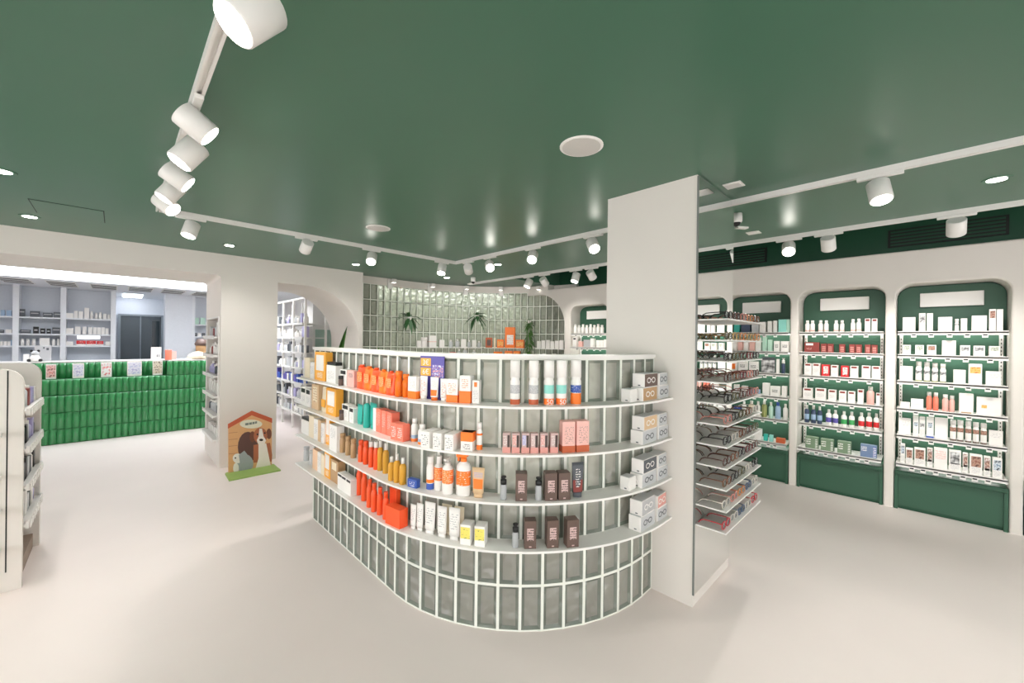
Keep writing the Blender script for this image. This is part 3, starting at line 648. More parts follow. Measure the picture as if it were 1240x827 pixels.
bn = {2: ('large', 'green shelf bay nearest the right edge, fully stocked'), 3: ('middle', 'middle green shelf bay with red cartons on second shelf'), 4: ('mirror', 'green shelf bay partly hidden behind the eyewear shelves'),
      5: (None, 'green shelf bay hidden behind the pillar, nearer the mirror'), 6: (None, 'green shelf bay hidden behind pillar, farther one'), 7: ('far', 'small distant green shelf bay left of the pillar'), 1: (None, 'green shelf bay cut off at the right photo edge')}
for k, (nm, lb) in bn.items(): rects_to_bay(*NICHE[k], nm, lb, tags=k in (1, 2, 3, 4, 7))
BAYPL = {2: 'in large right bay', 3: 'in middle wall bay', 4: 'in bay behind eyewear', 7: 'in distant bay'}
BZ = (1.715, 1.493, 1.24, .975, .715, .45); BN = ('top', 'second', 'third', 'fourth', 'fifth', 'lowest')
def stock_bay(k, shelf, items):
    z = BZ[shelf]+.002; xf = XR+.035 if shelf < 5 else XR-.02
    for n, (px, wpx, hpx, spec) in enumerate(sorted(items, key=lambda r: r[0]), 1):
        back = spec.get('back', 0); xx = xf+.03+back
        def yat(p):
            d = ray(p, proj((xx, onx(p, 420, xx).y, z))[1]); return d.y/d.x*xx
        y0, y1 = yat(px-wpx/2), yat(px+wpx/2); ww = abs(y0-y1); y = (y0+y1)/2
        dep = (Vector((xx, y, z))-CAM).dot(_f); hh = hpx*dep/F
        kk = spec['k']
        dd = {'box': min(.06, ww), 'card': .006}.get(kk, min(ww, .055))
        product(spec, (xx, y, z), -math.pi/2, ww*.94, hh, '%s, %s from left, %s shelf %s' % (spec['desc'], ORD[n], BN[shelf], BAYPL[k]), 'stock on the shelves ' + BAYPL[k], dd)
PH1 = mat_photo('picture_brown', [rgb(130, 70, 54), rgb(190, 150, 130), rgb(96, 60, 50)]); PH2 = mat_photo('picture_grey', [rgb(60, 60, 60), rgb(160, 160, 160), rgb(230, 230, 230)]); PH3 = mat_photo('picture_orange', [rgb(240, 150, 40), rgb(250, 200, 120), rgb(230, 120, 40)])
PH4 = mat_photo('picture_face', [rgb(226, 190, 170), rgb(120, 70, 56), rgb(240, 230, 225)]); PH5 = mat_photo('picture_blue', [rgb(90, 120, 150), rgb(220, 228, 235), rgb(60, 70, 80)]); PH6 = mat_photo('picture_leaf', [rgb(70, 96, 70), rgb(220, 220, 210), rgb(110, 130, 96)])
card = lambda desc='pale information card', c='white', lab=None: S('card', c, desc, lab=lab or [(.12, .88, .55, .85, pr('white', 'grey', 5, .55))])
pict = lambda m_, desc, z0=.5, z1=.9: S('box', 'white', desc, lab=[(.12, .88, z0, z1, m_), (.15, .85, .1, .4, MARK)])
stock_bay(2, 0, [(1100.7, 16.5, 18, card()), (1116.6, 8.6, 22.5, pict(PH2, 'white carton with dark picture')), (1125.8, 8, 22.5, S('box', 'white', 'plain white carton')), (1144.4, 18.5, 18, card()), (1158.6, 5.4, 15.5, S('bottle', 'white', 'small white bottle with grey band', bands=[('grey', .5, .62)], neck=.9)), (1167, 8, 16, S('box', 'white', 'short white carton')), (1185.7, 20, 19.5, card('wide pale card')), (1201.4, 8.8, 27, pict(PH1, 'tall carton with taupe picture', .6, .92)), (1210.3, 8.5, 27, S('box', 'white', 'tall plain white carton'))])
stock_bay(2, 1, [(1098, 10.5, 12, pict(PH6, 'small carton with leaf picture')), (1113.4, 11, 12, pict(PH6, 'small carton with leaf picture')), (1128, 12, 12.5, pict(PH1, 'small carton with brown picture')), (1149, 18, 18.5, card()), (1168.5, 13, 13, pict(PH2, 'small carton with dark picture')), (1185.4, 14.5, 13, pict(PH2, 'small carton with dark picture')), (1203.7, 14, 13, pict(PH6, 'small carton with leaf picture', .55, .9))])
pbt = S('bottle', 'white', 'olive-based white bottle with picture label', cap='white', neck=.75, bands=[('olive', .01, .07), (PH2, .4, .58)])
stock_bay(2, 2, [(1097.4, 16.5, 18, card()), (1112.4, 8.3, 24, pbt), (1122.3, 8.3, 24, pbt), (1132, 8.3, 23.5, pbt), (1141.8, 8.3, 23, pbt), (1161.8, 16, 17, card()), (1180.6, 17, 25, S('box', 'white', 'large white carton with orange picture', lab=[(.1, .9, .55, .85, PH3)])), (1202.9, 20, 17.5, card())])
stock_bay(2, 3, [(1096, 12, 7, S('box', 'white', 'flat white carton')), (1110.5, 16, 12, S('box', 'white', 'stacked flat cartons', band=('grey', .48, .52))), (1125, 7, 22, S('bottle', 'coral', 'coral bottle', cap='white', neck=.7)), (1133, 7, 22, S('bottle', 'coral', 'coral bottle', cap='white', neck=.7)), (1144.6, 8, 20.5, S('bottle', 'pink', 'pale pink bottle', cap='white', neck=.7)), (1152.7, 7, 20, S('bottle', 'pink', 'pale pink bottle', cap='white', neck=.7)), (1169.7, 18.5, 24, S('box', 'white', 'large glossy white carton', lab=[(.15, .85, .03, .08, pc('tan'))])), (1197.5, 32, 22, S('card', 'white', 'wide white card with orange picture', lab=[(.2, .42, .38, .55, PH3)]))])
pb2 = S('bottle', 'white', 'white bottle with brown base', cap='white', neck=.85, bands=[('brown', .01, .08), (PH1, .45, .65)])
stock_bay(2, 4, [(1095.4, 16, 20, card()), (1108.8, 7.2, 24, pict(PH5, 'slim carton with blue picture', .5, .7)), (1116.6, 7.2, 24, pict(PH2, 'slim carton with dark picture', .5, .7)), (1126, 9.3, 24.5, S('box', 'white', 'slim carton with blue base', band=('blue', 0, .09), lab=[(.2, .8, .5, .75, PH5)])), (1139.7, 17, 26, S('card', 'white', 'blank white card')), (1154, 8.3, 25, pb2), (1162.7, 8.3, 25.5, pb2), (1172.4, 8.3, 25.5, pb2), (1181.6, 8.3, 25.5, pb2), (1191, 8.3, 25.5, pb2), (1205.8, 18.5, 18.5, card())])
stock_bay(2, 5, [(1093, 6, 23, pict(PH5, 'slim carton with blue picture')), (1101, 9, 19, pict(PH1, 'carton with brown picture', .4, .9)), (1113.7, 14.5, 21, pict(PH1, 'wide carton with brown picture', .4, .92)), (1125.8, 7, 23, pict(PH4, 'slim carton with portrait picture', .3, .95)), (1138.8, 17, 25, S('box', 'white', 'wide white carton with pink lettering', lab=[(.1, .9, .5, .92, pr('white', 'pink', 6, .45))])), (1156, 15.5, 25, pict(PH2, 'wide carton with dark picture', .35, .92)), (1168.7, 7, 24, pict(PH4, 'slim carton with portrait picture', .3, .95)), (1181.4, 16.5, 24, pict(PH1, 'wide carton with brown picture', .4, .92)), (1195, 8.5, 24, pict(PH4, 'carton with portrait picture', .3, .92)), (1207, 12.6, 24, pict(PH5, 'carton with landscape picture', .4, .9))])
wb1 = S('bottle', 'white', 'small white bottle', cap='white', neck=.6, bands=[('pink', .1, .2)])
rc = S('box', 'white', 'white carton with red top label', lab=[(.15, .85, .8, .95, pc('wine')), (.15, .85, .3, .6, MARK)])
stock_bay(3, 0, [(x, 6, 14.5, wb1) for x in (977.7, 983.9, 993.7, 1000.5, 1012.5, 1019.7)] + [(1033, 6, 16, wb1), (1040, 6.5, 16.5, wb1), (1050.6, 7, 16.5, rc), (1059, 7, 16.5, rc)])
stock_bay(3, 1, [(983.5, 19, 12.5, S('box', 'wine', 'wide wine red carton', lab=[(.1, .6, .7, .9, pc('white')), (.15, .5, .3, .5, pr('wine', 'pink', 3, .5))]))] + [(x, 7.5, 11, S('box', 'wine', 'small wine red carton with pink print', lab=[(.2, .8, .2, .8, pr('wine', 'rose', 4, .4))])) for x in (998, 1005.8, 1020, 1032, 1040, 1051, 1059)])
rw = S('box', 'red', 'red carton with white window', lab=[(.25, .85, .2, .85, pr('white', 'red', 4, .5))])
stock_bay(3, 2, [(978.7, 9, 14.5, rc), (988.8, 9.5, 15, rc), (1000, 10, 14, rw), (1010.8, 9, 14, rc), (1023.3, 10, 14, rw), (1034.5, 10, 14.5, rc), (1049, 11, 15.5, rc), (1061, 11, 15.5, rc)])
stock_bay(3, 3, [(978.4, 12, 13.5, rc), (994, 13.5, 14.5, rc), (1008, 10, 14, rc), (1020.6, 9.4, 14, rc), (1031.3, 9, 14, rc), (1042.2, 7.5, 17.5, rc), (1054, 10, 22, S('bottle', 'pink', 'pale blush bottle', cap='white', neck=.55)), (1063.3, 5.2, 15, rc)])
def lb(c, desc, body='white', cap='white'): return S('bottle', body, desc, cap=cap, neck=.45, bands=[(c, .2, .5)])
stock_bay(3, 4, [(977, 6.5, 21, lb('ltblue', 'dark blue bottle with pale label', 'navy')), (985, 6.5, 21.5, lb('ltblue', 'dark blue bottle with pale label', 'navy')), (992.5, 6.5, 21, lb('ltblue', 'dark blue bottle with pale label', 'navy')), (1003.5, 7.5, 19, lb('purple', 'white bottle with violet label')), (1011.5, 7.5, 19, lb('purple', 'white bottle with violet label')), (1022, 7.5, 19, lb('green', 'white bottle with green label')), (1031.3, 7.5, 19.5, lb('green', 'white bottle with green label')), (1043, 8, 20, lb('red', 'white bottle with red label')), (1052.3, 8, 21, lb('red', 'white bottle with red label')), (1061, 7.5, 21, lb('red', 'white bottle with red label'))])
gx = S('box', 'sage', 'sage green carton with white lettering', lab=[(.06, .42, .35, .9, pr('sage', 'white', 3, .45)), (.78, .96, .1, .9, pr('sage', 'white', 6, .4))])
stock_bay(3, 5, [(983.5, 16, 14, gx), (1002, 16.5, 14, gx), (1022.5, 17.5, 14.5, gx), (1052, 21, 15, S('box', 'dusty', 'dusty blue carton with white lettering', lab=[(.06, .4, .5, .9, pr('dusty', 'white', 3, .45)), (.78, .96, .1, .9, pr('blue', 'white', 6, .4))]))])
wc = S('box', 'white', 'white carton'); wl = S('box', 'white', 'white carton with dark lettering', lab=[(.2, .8, .4, .7, pr('white', 'black', 3, .45))])
stock_bay(4, 0, [(893, 7, 10, S('box', 'teal', 'dark teal carton')), (903.5, 11, 11, S('box', 'navy', 'dark navy carton')), (915, 8.5, 13, S('box', 'silver', 'silver striped carton', lab=[(.1, .9, .2, .9, pr('silver', 'grey', 8, .4))])), (924, 7.5, 13, wc), (932.5, 5.5, 14, wc), (939, 5, 14.5, wc), (948, 10, 16, S('box', 'ltteal', 'pale teal carton')), (955, 5, 16, S('box', 'mint', 'mint carton'))])
stock_bay(4, 1, [(889.5, 6, 14, wc), (897, 6, 14, S('box', 'pink', 'blush carton')), (904, 6, 14, wc), (911, 6, 15, S('box', 'pink', 'blush carton')), (918.5, 6, 17, wc), (926, 5, 18, S('box', 'mint', 'tall mint carton')), (932.6, 5, 14.5, S('box', 'mint', 'mint carton')), (941, 7, 13, wl), (951, 10, 13, wl)])
stock_bay(4, 2, [(889, 8, 13, S('box', 'white', 'white carton with orange ring', lab=[(.2, .8, .2, .7, pc('orange'))])), (900, 11, 13, wl), (913, 11, 13, wl), (930, 18, 19, S('card', 'dgrey', 'grey photograph card', lab=[(.03, .97, .05, .82, PH2)])), (942, 4, 17.5, wc), (948.5, 5, 19, S('vial', 'navy', 'dark bottle with white pointed cap', cap='white'))])
stock_bay(4, 3, [(892, 6, 10, wc), (902, 7, 9, wc), (914, 13, 6, S('box', 'ltblue', 'flat pale blue carton')), (928, 8.5, 15, wc), (939, 11.5, 12, wl), (950, 6, 13, wc)])
cb = lambda c, desc: S('bottle', c, desc, cap='white', neck=.45)
stock_bay(4, 4, [(893, 8, 9, S('box', 'blue', 'dark blue carton')), (901, 6, 16, cb('white', 'white bottle')), (910, 8, 18, cb('cream', 'cream bottle')), (918, 6, 18, cb('white', 'white bottle')), (925.5, 7, 20, cb('olive', 'olive bottle')), (933.5, 6, 19, cb('mint', 'mint bottle')), (942, 7.5, 20, S('bottle', 'ltblue', 'pale blue bottle with blue cap', cap='blue', neck=.5)), (951, 6.5, 19, cb('white', 'white bottle'))])
stock_bay(4, 5, [(918, 9.5, 13, wc), (927.5, 5, 8, S('box', 'teal', 'little teal carton')), (934, 5, 8, S('box', 'ltteal', 'little pale teal carton')), (945.5, 11, 6, S('box', 'rust', 'flat rust carton'))])
stock_bay(7, 0, [(696.8+4.6*i, 4, 11.5-(i % 2), S('bottle', 'white', 'tiny white bottle', neck=.6)) for i in range(8)])
stock_bay(7, 1, [(697, 5, 12, S('box', 'white', 'white carton with black dots', lab=[(.2, .8, .75, .9, pc('black'))])), (704, 5, 7, S('box', 'pink', 'blush carton')), (712, 9, 9, S('box', 'grey', 'grey carton')), (718, 4, 11, wc), (725, 4, 9, wc), (729.5, 4, 9, wc), (734, 3.5, 10, wc)])

# ================================================================== BACK WALL STOCK, LAMPS, PLANTS
shz = 1.455
def bshelf(px0, px1, z, label):
    bm = B(); s0, s1 = bat(px0, z, .06), bat(px1, z, .06); ribbon(bm, bcurve, s0, s1, max(3, int((s1-s0)/.1)), .0, .13, z-.012, z)
    tag(obj('wall_shelf', bm, WHITE), label, 'shelf', 'shelves on the curved glass wall')
for z, nm in ((1.455, 'upper'), (1.26, 'lower')):
    bshelf(500, 541, z, '%s white shelf on curved glass wall, left one with pale boxes' % nm); bshelf(543, 583, z, '%s white shelf on curved glass wall, with clear bottles' % nm)
    bshelf(586, 639, z, '%s white shelf on curved glass wall, with orange stock' % nm); bshelf(649, 685, z, '%s white shelf on curved glass wall, beside the arch' % nm)
def stock_back(z, nm, items):
    for n, (px, wpx, hpx, spec) in enumerate(sorted(items, key=lambda r: r[0]), 1):
        s = bat(px, z, .07); (x, y), nn = bcurve(s, .07); dep = (Vector((x, y, z))-CAM).dot(_f)
        product(spec, (x, y, z), math.atan2(nn[1], nn[0])+math.pi/2, wpx*dep/F, hpx*dep/F, '%s, %s from left, %s glass wall shelf' % (spec['desc'], ORD[n], nm), 'stock on the curved glass wall', min(.1, wpx*dep/F*.8))
pk = S('box', 'white', 'pale white box'); ob = S('box', 'orange', 'orange carton', lab=[(.1, .9, .2, .8, PH3)])
clb = S('bottle', 'silver', 'pale white-capped bottle', neck=.5)
stock_back(1.455, 'upper', [(506.6, 5, 8, pk), (513.5, 8, 12, S('jar', 'white', 'round white tub', neck=1)), (523, 9, 14, S('box', 'white', 'stacked pale boxes', band=('pink', .45, .5))), (534.5, 6, 9, pk), (546, 5, 9, clb), (554, 5, 10, clb), (561, 6, 10, S('box', 'white', 'white carton')), (568, 4, 9, clb), (574, 5, 9, S('box', 'white', 'white carton')), (580, 4, 8, clb),
    (592, 8, 12, S('box', 'rust', 'rust orange carton', lab=[(.2, .8, .2, .8, pc('brown'))])), (606, 8, 10, ob), (617.7, 12, 25, S('box', 'orange', 'tall orange display with white panel', lab=[(.2, .85, .15, .62, pr('white', 'pink', 5, .5))])), (630, 10, 10, ob), (599, 2.2, 12, S('box', 'cream', 'thin cream carton'))] + [(653+5.5*i, 5, 9+(i % 3)*.7, S('box', 'white', 'white carton')) for i in range(6)])
stock_back(1.26, 'lower', [(507, 5, 7, pk), (516, 6, 8, pk), (524, 3, 11, clb), (533, 4, 7, pk), (548, 7, 7, S('box', 'red', 'flat red carton')), (556, 4, 11, clb), (563, 5, 13, clb), (574, 5, 10, clb), (593, 6, 5, wc), (603, 10, 8, ob), (616, 9, 9, ob), (626, 8, 9, ob)] + [(653+6*i, 5, 6+(i % 2), S('jar', 'white', 'white jar')) for i in range(6)])
# picture lamps on the top band
for n, px in enumerate((472, 520.5, 564, 607, 655), 1):
    s = bat(px, 2.52, .03); (x, y), nn = bcurve(s, .03); t = thing('wall_washer_lamp', 'small white box lamp above glass wall, %s from left' % ORD[n], 'lamp', (x, y, 2.4), math.atan2(nn[1], nn[0])+math.pi/2, 'lamps above the curved glass wall')
    bm = B(); bevbox(bm, -.04, .04, -.02, .01, .02, .185, .003, 1); obj('back_plate', bm, METAL, t)
    bm = B(); bevbox(bm, -.035, .035, -.17, -.10, .11, .17, .004, 1); obj('lamp_head', bm, METAL, t)
    bm = B(); box(bm, -.008, .008, -.11, -.015, .12, .136); obj('arm', bm, METAL, t)
    bm = B(); box(bm, -.027, .027, -.16, -.11, .1075, .1105); obj('lens', bm, mat('soft_lens', (1, .97, .9), .4, emit=4, var=0), t)
LEAF = mat('leaf_green', rgb(86, 132, 66), .5, var=.25, scale=14); LEAFD = mat('leaf_deep_green', rgb(58, 104, 60), .5, var=.25, scale=14)
def leaf(bm, p, d, L, wd, up=Vector((0, 0, 1)), bend=.3, n=5):
    d = Vector(d).normalized(); s = d.cross(up); s = s.normalized() if s.length > .01 else Vector((1, 0, 0)); pts = []
    for i in range(n+1):
        f = i/n; c = Vector(p)+d*L*f-Vector((0, 0, 1))*bend*L*f*f; ww = wd*math.sin(math.pi*min(.97, .08+.9*f))
        pts.append((bm.verts.new(c-s*ww/2), bm.verts.new(c+Vector((0, 0, -.1*ww))), bm.verts.new(c+s*ww/2)))
    for a, b in zip(pts, pts[1:]): bm.faces.new((a[0], a[1], b[1], b[0])); bm.faces.new((a[1], a[2], b[2], b[1]))
def hanging(px, py, label, nl, L, wd, m_, hangs=.0, tall=0, d=.16):
    z = CAM.z; s = bat(px, 1.8, d); (x, y), nn = bcurve(s, d); dep = (Vector((x, y, 1.8))-CAM).dot(_f); z = EYE-(py-proj((x, y, EYE))[1])*dep/F
    t = thing('hanging_plant', label, 'plant', (x, y, z), math.atan2(nn[1], nn[0])+math.pi/2, 'plants on the curved glass wall')
    bm = B(); lathe(bm, [(.03, -.05), (.045, 0), (.042, .004)], 12); obj('pot', bm, WHITE, t)
    bm = B(); box(bm, -.006, .006, .02, d-.002, -.02, -.008); obj('bracket', bm, METAL, t)
    for i in range(nl):
        a = 2*math.pi*i/nl+random.random(); e = random.uniform(-1.3, .9) if not tall else random.uniform(-.2, .3)
        bm = B(); leaf(bm, (0, 0, 0 if not tall else -random.random()*tall), (_c(a)*1, _s(a)*.6, e), L*random.uniform(.7, 1.1), wd, bend=.55 if not tall else .9); obj('leaf', bm, m_, t)
    if tall:
        for i in range(10):
            a = random.random()*6.28; q = random.uniform(.01, .05); bm = B(); tube(bm, [(0, 0, 0), (q*_c(a), q*_s(a), .02), (q*1.3*_c(a), q*1.3*_s(a), -tall*.5), (q*1.2*_c(a), q*1.2*_s(a), -tall)], .004, 4); obj('trailing_stem', bm, m_, t)
hanging(495.5, 384, 'dark leafy plant hanging high on glass wall, leftmost', 22, .26, .06, LEAFD)
hanging(577, 382, 'leafy plant hanging on middle of curved glass wall', 22, .24, .06, LEAFD)
hanging(641, 388, 'long trailing green plant between orange stock and white cartons', 60, .12, .035, LEAF, tall=.6)
# plant standing low at the left end of the glass wall
pp = ony(464, 412, 5.85); t = thing('potted_plant', 'tall thin leafed plant at left end of glass wall', 'plant', (pp.x, pp.y, .75)); bm = B(); lathe(bm, [(.07, 0), (.09, .14), (.085, .145)], 14); obj('pot', bm, WHITE, t)
bm = B(); box(bm, -.14, .14, -.12, .12, -.75, 0); obj('stand', bm, WHITE, t)
for i in range(13):
    a = random.random()*6.28; bm = B(); leaf(bm, (0, 0, .14), (_c(a)*.35, _s(a)*.3, 1), random.uniform(.45, .85), .05, bend=.25); obj('leaf', bm, LEAF, t)
# snake plant leaf behind partition end
P0 = ony(399, 520, 4.02); t = thing('snake_plant', 'pointed green snake plant leaf rising behind partition end', 'plant', (P0.x+.06, P0.y, 0)); P0 = Vector((P0.x, P0.y, .44))
bm = B(); lathe(bm, [(.07, 0), (.1, .42), (.09, .43)], 16); obj('pot', bm, WHITE, t)
P1 = ony(402, 450, 4.02); P2 = ony(420.5, 395, 4.02); bm = B(); prev = None
for i in range(13):
    f = i/12; c = P0*(1-f)**2+P1*2*f*(1-f)+P2*f*f-t.location; ww = .07*min(1, .5+1.2*f)*(1-f**4)+.002; sd = Vector((.93, -.37, 0))
    q = (bm.verts.new(c-sd*ww/2), bm.verts.new(c+Vector((.012, .03, 0))), bm.verts.new(c+sd*ww/2))
    if prev: bm.faces.new((prev[0], prev[1], q[1], q[0])); bm.faces.new((prev[1], prev[2], q[2], q[1]))
    prev = q
obj('leaf', bm, LEAF, t)
for i in range(3):
    bm = B(); a = i*2.1+.5; leaf(bm, (.03*_c(a), .03*_s(a), .42), (.12*_c(a), .12*_s(a), 1), .6, .06, bend=0, n=6); obj('leaf', bm, LEAF, t)

# ================================================================== GREEN TILED COUNTER
CY = 8.78; ct = thing('sales_counter', 'long sales counter faced with glossy green vertical tiles', 'counter')
ZR = (0, .217, .455, .705, .94, 1.178); TP = .0755
def tilebm(w, h):
    bm = B(); n = 6; rows_ = []
    for (z, f) in ((0, 0), (.012, .8), (h*.5, 1), (h-.012, .8), (h, 0)):
        rows_.append([bm.verts.new((-w/2+w*i/n, -.03*f*math.sin(math.pi*(.03+.94*i/n))**.9, z)) for i in range(n+1)])
    for a, b in zip(rows_, rows_[1:]):
        for i in range(n): bm.faces.new((a[i], a[i+1], b[i+1], b[i])).smooth = True
    return bm
tm = [me(tilebm(TP-.003, ZR[r+1]-ZR[r]-.004), 'tile', TILE) for r in range(5)]
NT = 36; x0 = -1.28
for i in range(NT):
    x = x0+TP*(i+.5)
    for r in range(5):
        y = CY+(.0 if r < 3 else .02)
        if r == 4 and x < .62: y = CY+.17
        obj('tile', tm[r], None, ct, (x, y, ZR[r]+.002))
bm = B(); x1 = x0+NT*TP; box(bm, x0, x1, CY+.003, CY+.5, 0, ZR[3]); box(bm, x0, x1, CY+.023, CY+.5, ZR[3], ZR[4]); box(bm, x0, .63, CY+.173, CY+.5, ZR[4], ZR[5]); box(bm, .63, x1, CY+.023, CY+.5, ZR[4], ZR[5]); obj('carcass', bm, GROUT, ct)
bm = B(); box(bm, x0, .63, CY+.165, CY+.6, ZR[5], ZR[5]+.015); box(bm, .63, x1, CY+.015, CY+.6, ZR[5], ZR[5]+.015); obj('worktop', bm, WHITE, ct)
def stand_y(px, wpx, hpx, spec, y, z, label, group):
    a = ony(px-wpx/2, 430, y).x; b = ony(px+wpx/2, 430, y).x; x = (a+b)/2; dep = (Vector((x, y, z))-CAM).dot(_f)
    return product(spec, (x, y, z), 0, (b-a)*.97, hpx*dep/F, label, group, .05 if spec['k'] == 'box' else None)
zl = ZR[4]+.006
PHP = mat_photo('picture_lilac', [rgb(160, 160, 205), rgb(236, 236, 244), rgb(190, 196, 224)], 4); PHR = mat_photo('picture_pink', [rgb(210, 110, 104), rgb(242, 206, 198), rgb(150, 80, 80)], 4); PHD = mat_photo('picture_pets', [rgb(96, 80, 66), rgb(236, 226, 206), rgb(150, 130, 104)], 5)
for px, wpx, m_, d_ in ((62, 13, PHR, 'red and pink picture card on counter ledge'), (95, 14.5, PHP, 'lilac picture card on counter ledge'), (129, 13.5, mat_photo('picture_sale', [rgb(240, 240, 238), rgb(240, 240, 238), rgb(226, 120, 120)], 4), 'white card with pink spot on counter ledge'), (163, 18, PHP, 'wide card with lilac group picture on counter ledge'), (191, 12.5, PHD, 'card with animal faces on counter ledge')):
    stand_y(px, wpx, 18, S('card', 'white', d_, lab=[(.06, .94, .12, .92, m_)]), CY+.08, zl, d_, 'cards on the counter ledge')
zc = ZR[5]+.016
stand_y(189, 13, 15, S('card', 'white', 'x', lab=[(.55, .65, .2, .4, pc('dgrey')), (.75, .82, .2, .4, pc('dgrey'))]), CY+.3, zc, 'tall white card standing on counter by dark doorway', 'things on the counter')
stand_y(207, 13, 10, S('box', 'pink', 'x', lab=[(.1, .4, .1, .9, pc('white'))]), CY+.2, zc, 'white and pink gift box on counter', 'things on the counter')
stand_y(204, 9, 13, S('pouch', 'coral', 'x', n='gift_bag', cat='bag', cap='white'), CY+.1, zc, 'coral gift bag with white top on counter', 'things on the counter')
stand_y(52, 21, 19, S('card', 'grey', 'x', lab=[(.7, .85, .7, .85, pc('dgrey')), (.5, .6, .8, .9, pc('dgrey'))]), CY+.42, zc, 'pale grey board with dark dots on counter at left', 'things on the counter')
stand_y(22+10, 7, 9, S('box', 'white', 'x'), CY+.4, zc, 'small white box on counter at far left', 'things on the counter')
# black and white toy on the counter
p = ony(42.5, 430, CY+.28); t = thing('plush_toy', 'black and white plush toy on counter behind white gondola', 'toy', (p.x, p.y, zc)); t.scale = (.72, .72, .72)
bm = B(); lathe(bm, [(.02, 0), (.075, .02), (.08, .07), (.05, .13), (.01, .14)], 12); obj('body', bm, pc('white'), t)
bm = B(); lathe(bm, [(.01, .12), (.05, .135), (.058, .17), (.04, .21), (.01, .22)], 12); hd = obj('head', bm, pc('silver'), t)
for sx in (-1, 1):
    bm = B(); lathe(bm, [(.004, 0), (.022, .01), (.02, .04), (.004, .05)], 8); obj('ear', bm, pc('black'), t, (sx*.045, 0, .195))
    bm = B(); lathe(bm, [(.004, 0), (.03, .01), (.028, .05), (.004, .06)], 8); obj('paw', bm, pc('black'), t, (sx*.075, -.04, 0))
# pale giraffe-like toy
p = ony(240, 430, CY+.2); t = thing('plush_toy', 'cream and brown plush toy at right end of counter', 'toy', (p.x, p.y, zc))
bm = B(); lathe(bm, [(.05, 0), (.16, .02), (.14, .08), (.05, .13), (.01, .14)], 14); obj('body', bm, pc('cream'), t)
bm = B(); lathe(bm, [(.02, .1), (.075, .12), (.085, .22), (.06, .3), (.01, .32)], 14); obj('head', bm, pc('tan'), t, (.05, .05, 0))
bm = B(); lathe(bm, [(.09, .24), (.1, .27), (.06, .35), (.01, .36)], 14); obj('hat', bm, pc('brown'), t, (.05, .05, 0))

# counter room: shelving, lights, vents
bm = B(); box(bm, -3.2, 1.5, 8.2, 9.35, 2.445, 2.459); tag(obj('led_cove_panel', bm, mat('cove_glow', (.92, .95, 1), .4, emit=3.2, var=0)), 'glowing panel standing in for brightly lit ceiling above counter', 'light')  # emissive panel stands in for ceiling lit by hidden cove LEDs
for n, (px, py) in enumerate(((22, 341), (76, 344), (126, 347), (171, 349), (212, 351.5), (251, 354))):
    p = onz(px, py, 2.458)
    v = thing('ceiling_vent', 'slotted ceiling vent in counter room, %s from left' % ORD[n+1], 'vent', (p.x, 10.25, 2.459), 0, 'ceiling vents over the counter room')
    bm = B(); box(bm, -.17, .17, -.42, .42, -.005, 0); obj('plate', bm, METAL, v)
    for q in range(3): bm = B(); box(bm, -.155, .155, -.34+.27*q, -.22+.27*q, -.009, -.005); obj('slot', bm, BLACK, v)
SHW = mat('shelf_cool_white', rgb(236, 239, 244), .5)
su = thing('wall_shelving', 'white pharmacy wall shelving behind the counter', 'shelving')
for x in (-1.84, -1.24, -.69, -.04): bm = B(); box(bm, x-.035, x+.035, 11.0, 11.32, 0, 2.46); obj('post', bm, SHW, su)
for a, b in ((-1.84, -1.24), (-1.24, -.69), (-.69, -.04)):
    bm = B(); box(bm, a+.035, b-.035, 11.3, 11.318, 0, 2.46); obj('back_panel', bm, mat('shelf_back_grey', rgb(214, 219, 227), .6), su)
    for z in (.5, .8, 1.1, 1.395, 1.61, 1.905): bm = B(); box(bm, a+.035, b-.035, 11.0, 11.3, z-.025, z); obj('shelf', bm, SHW, su)
def stock_y(items, z, y, place, group):
    for n, (px, wpx, hpx, spec) in enumerate(sorted(items, key=lambda r: r[0]), 1): stand_y(px, wpx, hpx, spec, y, z+.001, '%s, %s from left, %s' % (spec['desc'], ORD[n], place), group)
gp = 'stock on the pharmacy wall shelves'
db = S('box', 'dgrey', 'dark grey carton', lab=[(.1, .9, .55, .7, pc('grey'))]); kb = S('box', 'black', 'black carton', lab=[(.2, .8, .4, .6, pc('grey'))]); wbx = S('box', 'white', 'white carton'); wbo = S('bottle', 'white', 'white bottle', neck=.7); bbx = S('box', 'ltblue', 'pale blue carton')
stock_y([(26.4, 7, 9, db), (41.7, 12, 7, db), (57.4, 11.8, 5.5, db), (69, 9, 6.5, db)], 1.905, 11.07, 'upper shelf of centre pharmacy bay', gp)
stock_y([(30.7, 13, 4.5, db), (43.3, 7, 8.3, kb), (51.5, 6, 6.4, kb), (58.6, 5, 6, kb), (68, 10, 7.5, db)], 1.61, 11.07, 'middle shelf of centre pharmacy bay', gp)
stock_y([(27, 4.7, 8, wbo), (33.6, 4.7, 8, wbo), (40.8, 5, 8, wbo), (54, 12.5, 9, wbx), (64.8, 4.5, 8, wbo), (70.6, 3.8, 8, wbo)], 1.395, 11.07, 'lower shelf of centre pharmacy bay', gp)
stock_y([(3, 5, 7, bbx), (10.5, 6.5, 7, bbx)], 1.905, 11.07, 'upper shelf of left pharmacy bay', gp)
stock_y([(2, 5, 4, db), (10.5, 8, 4.5, wbx)], 1.61, 11.07, 'middle shelf of left pharmacy bay', gp)
stock_y([(2, 3.6, 5, wbx), (6.5, 3.6, 5, wbx), (11, 3.6, 5, wbx), (14.6, 3.2, 7, bbx)], 1.395, 11.07, 'lower shelf of left pharmacy bay', gp)
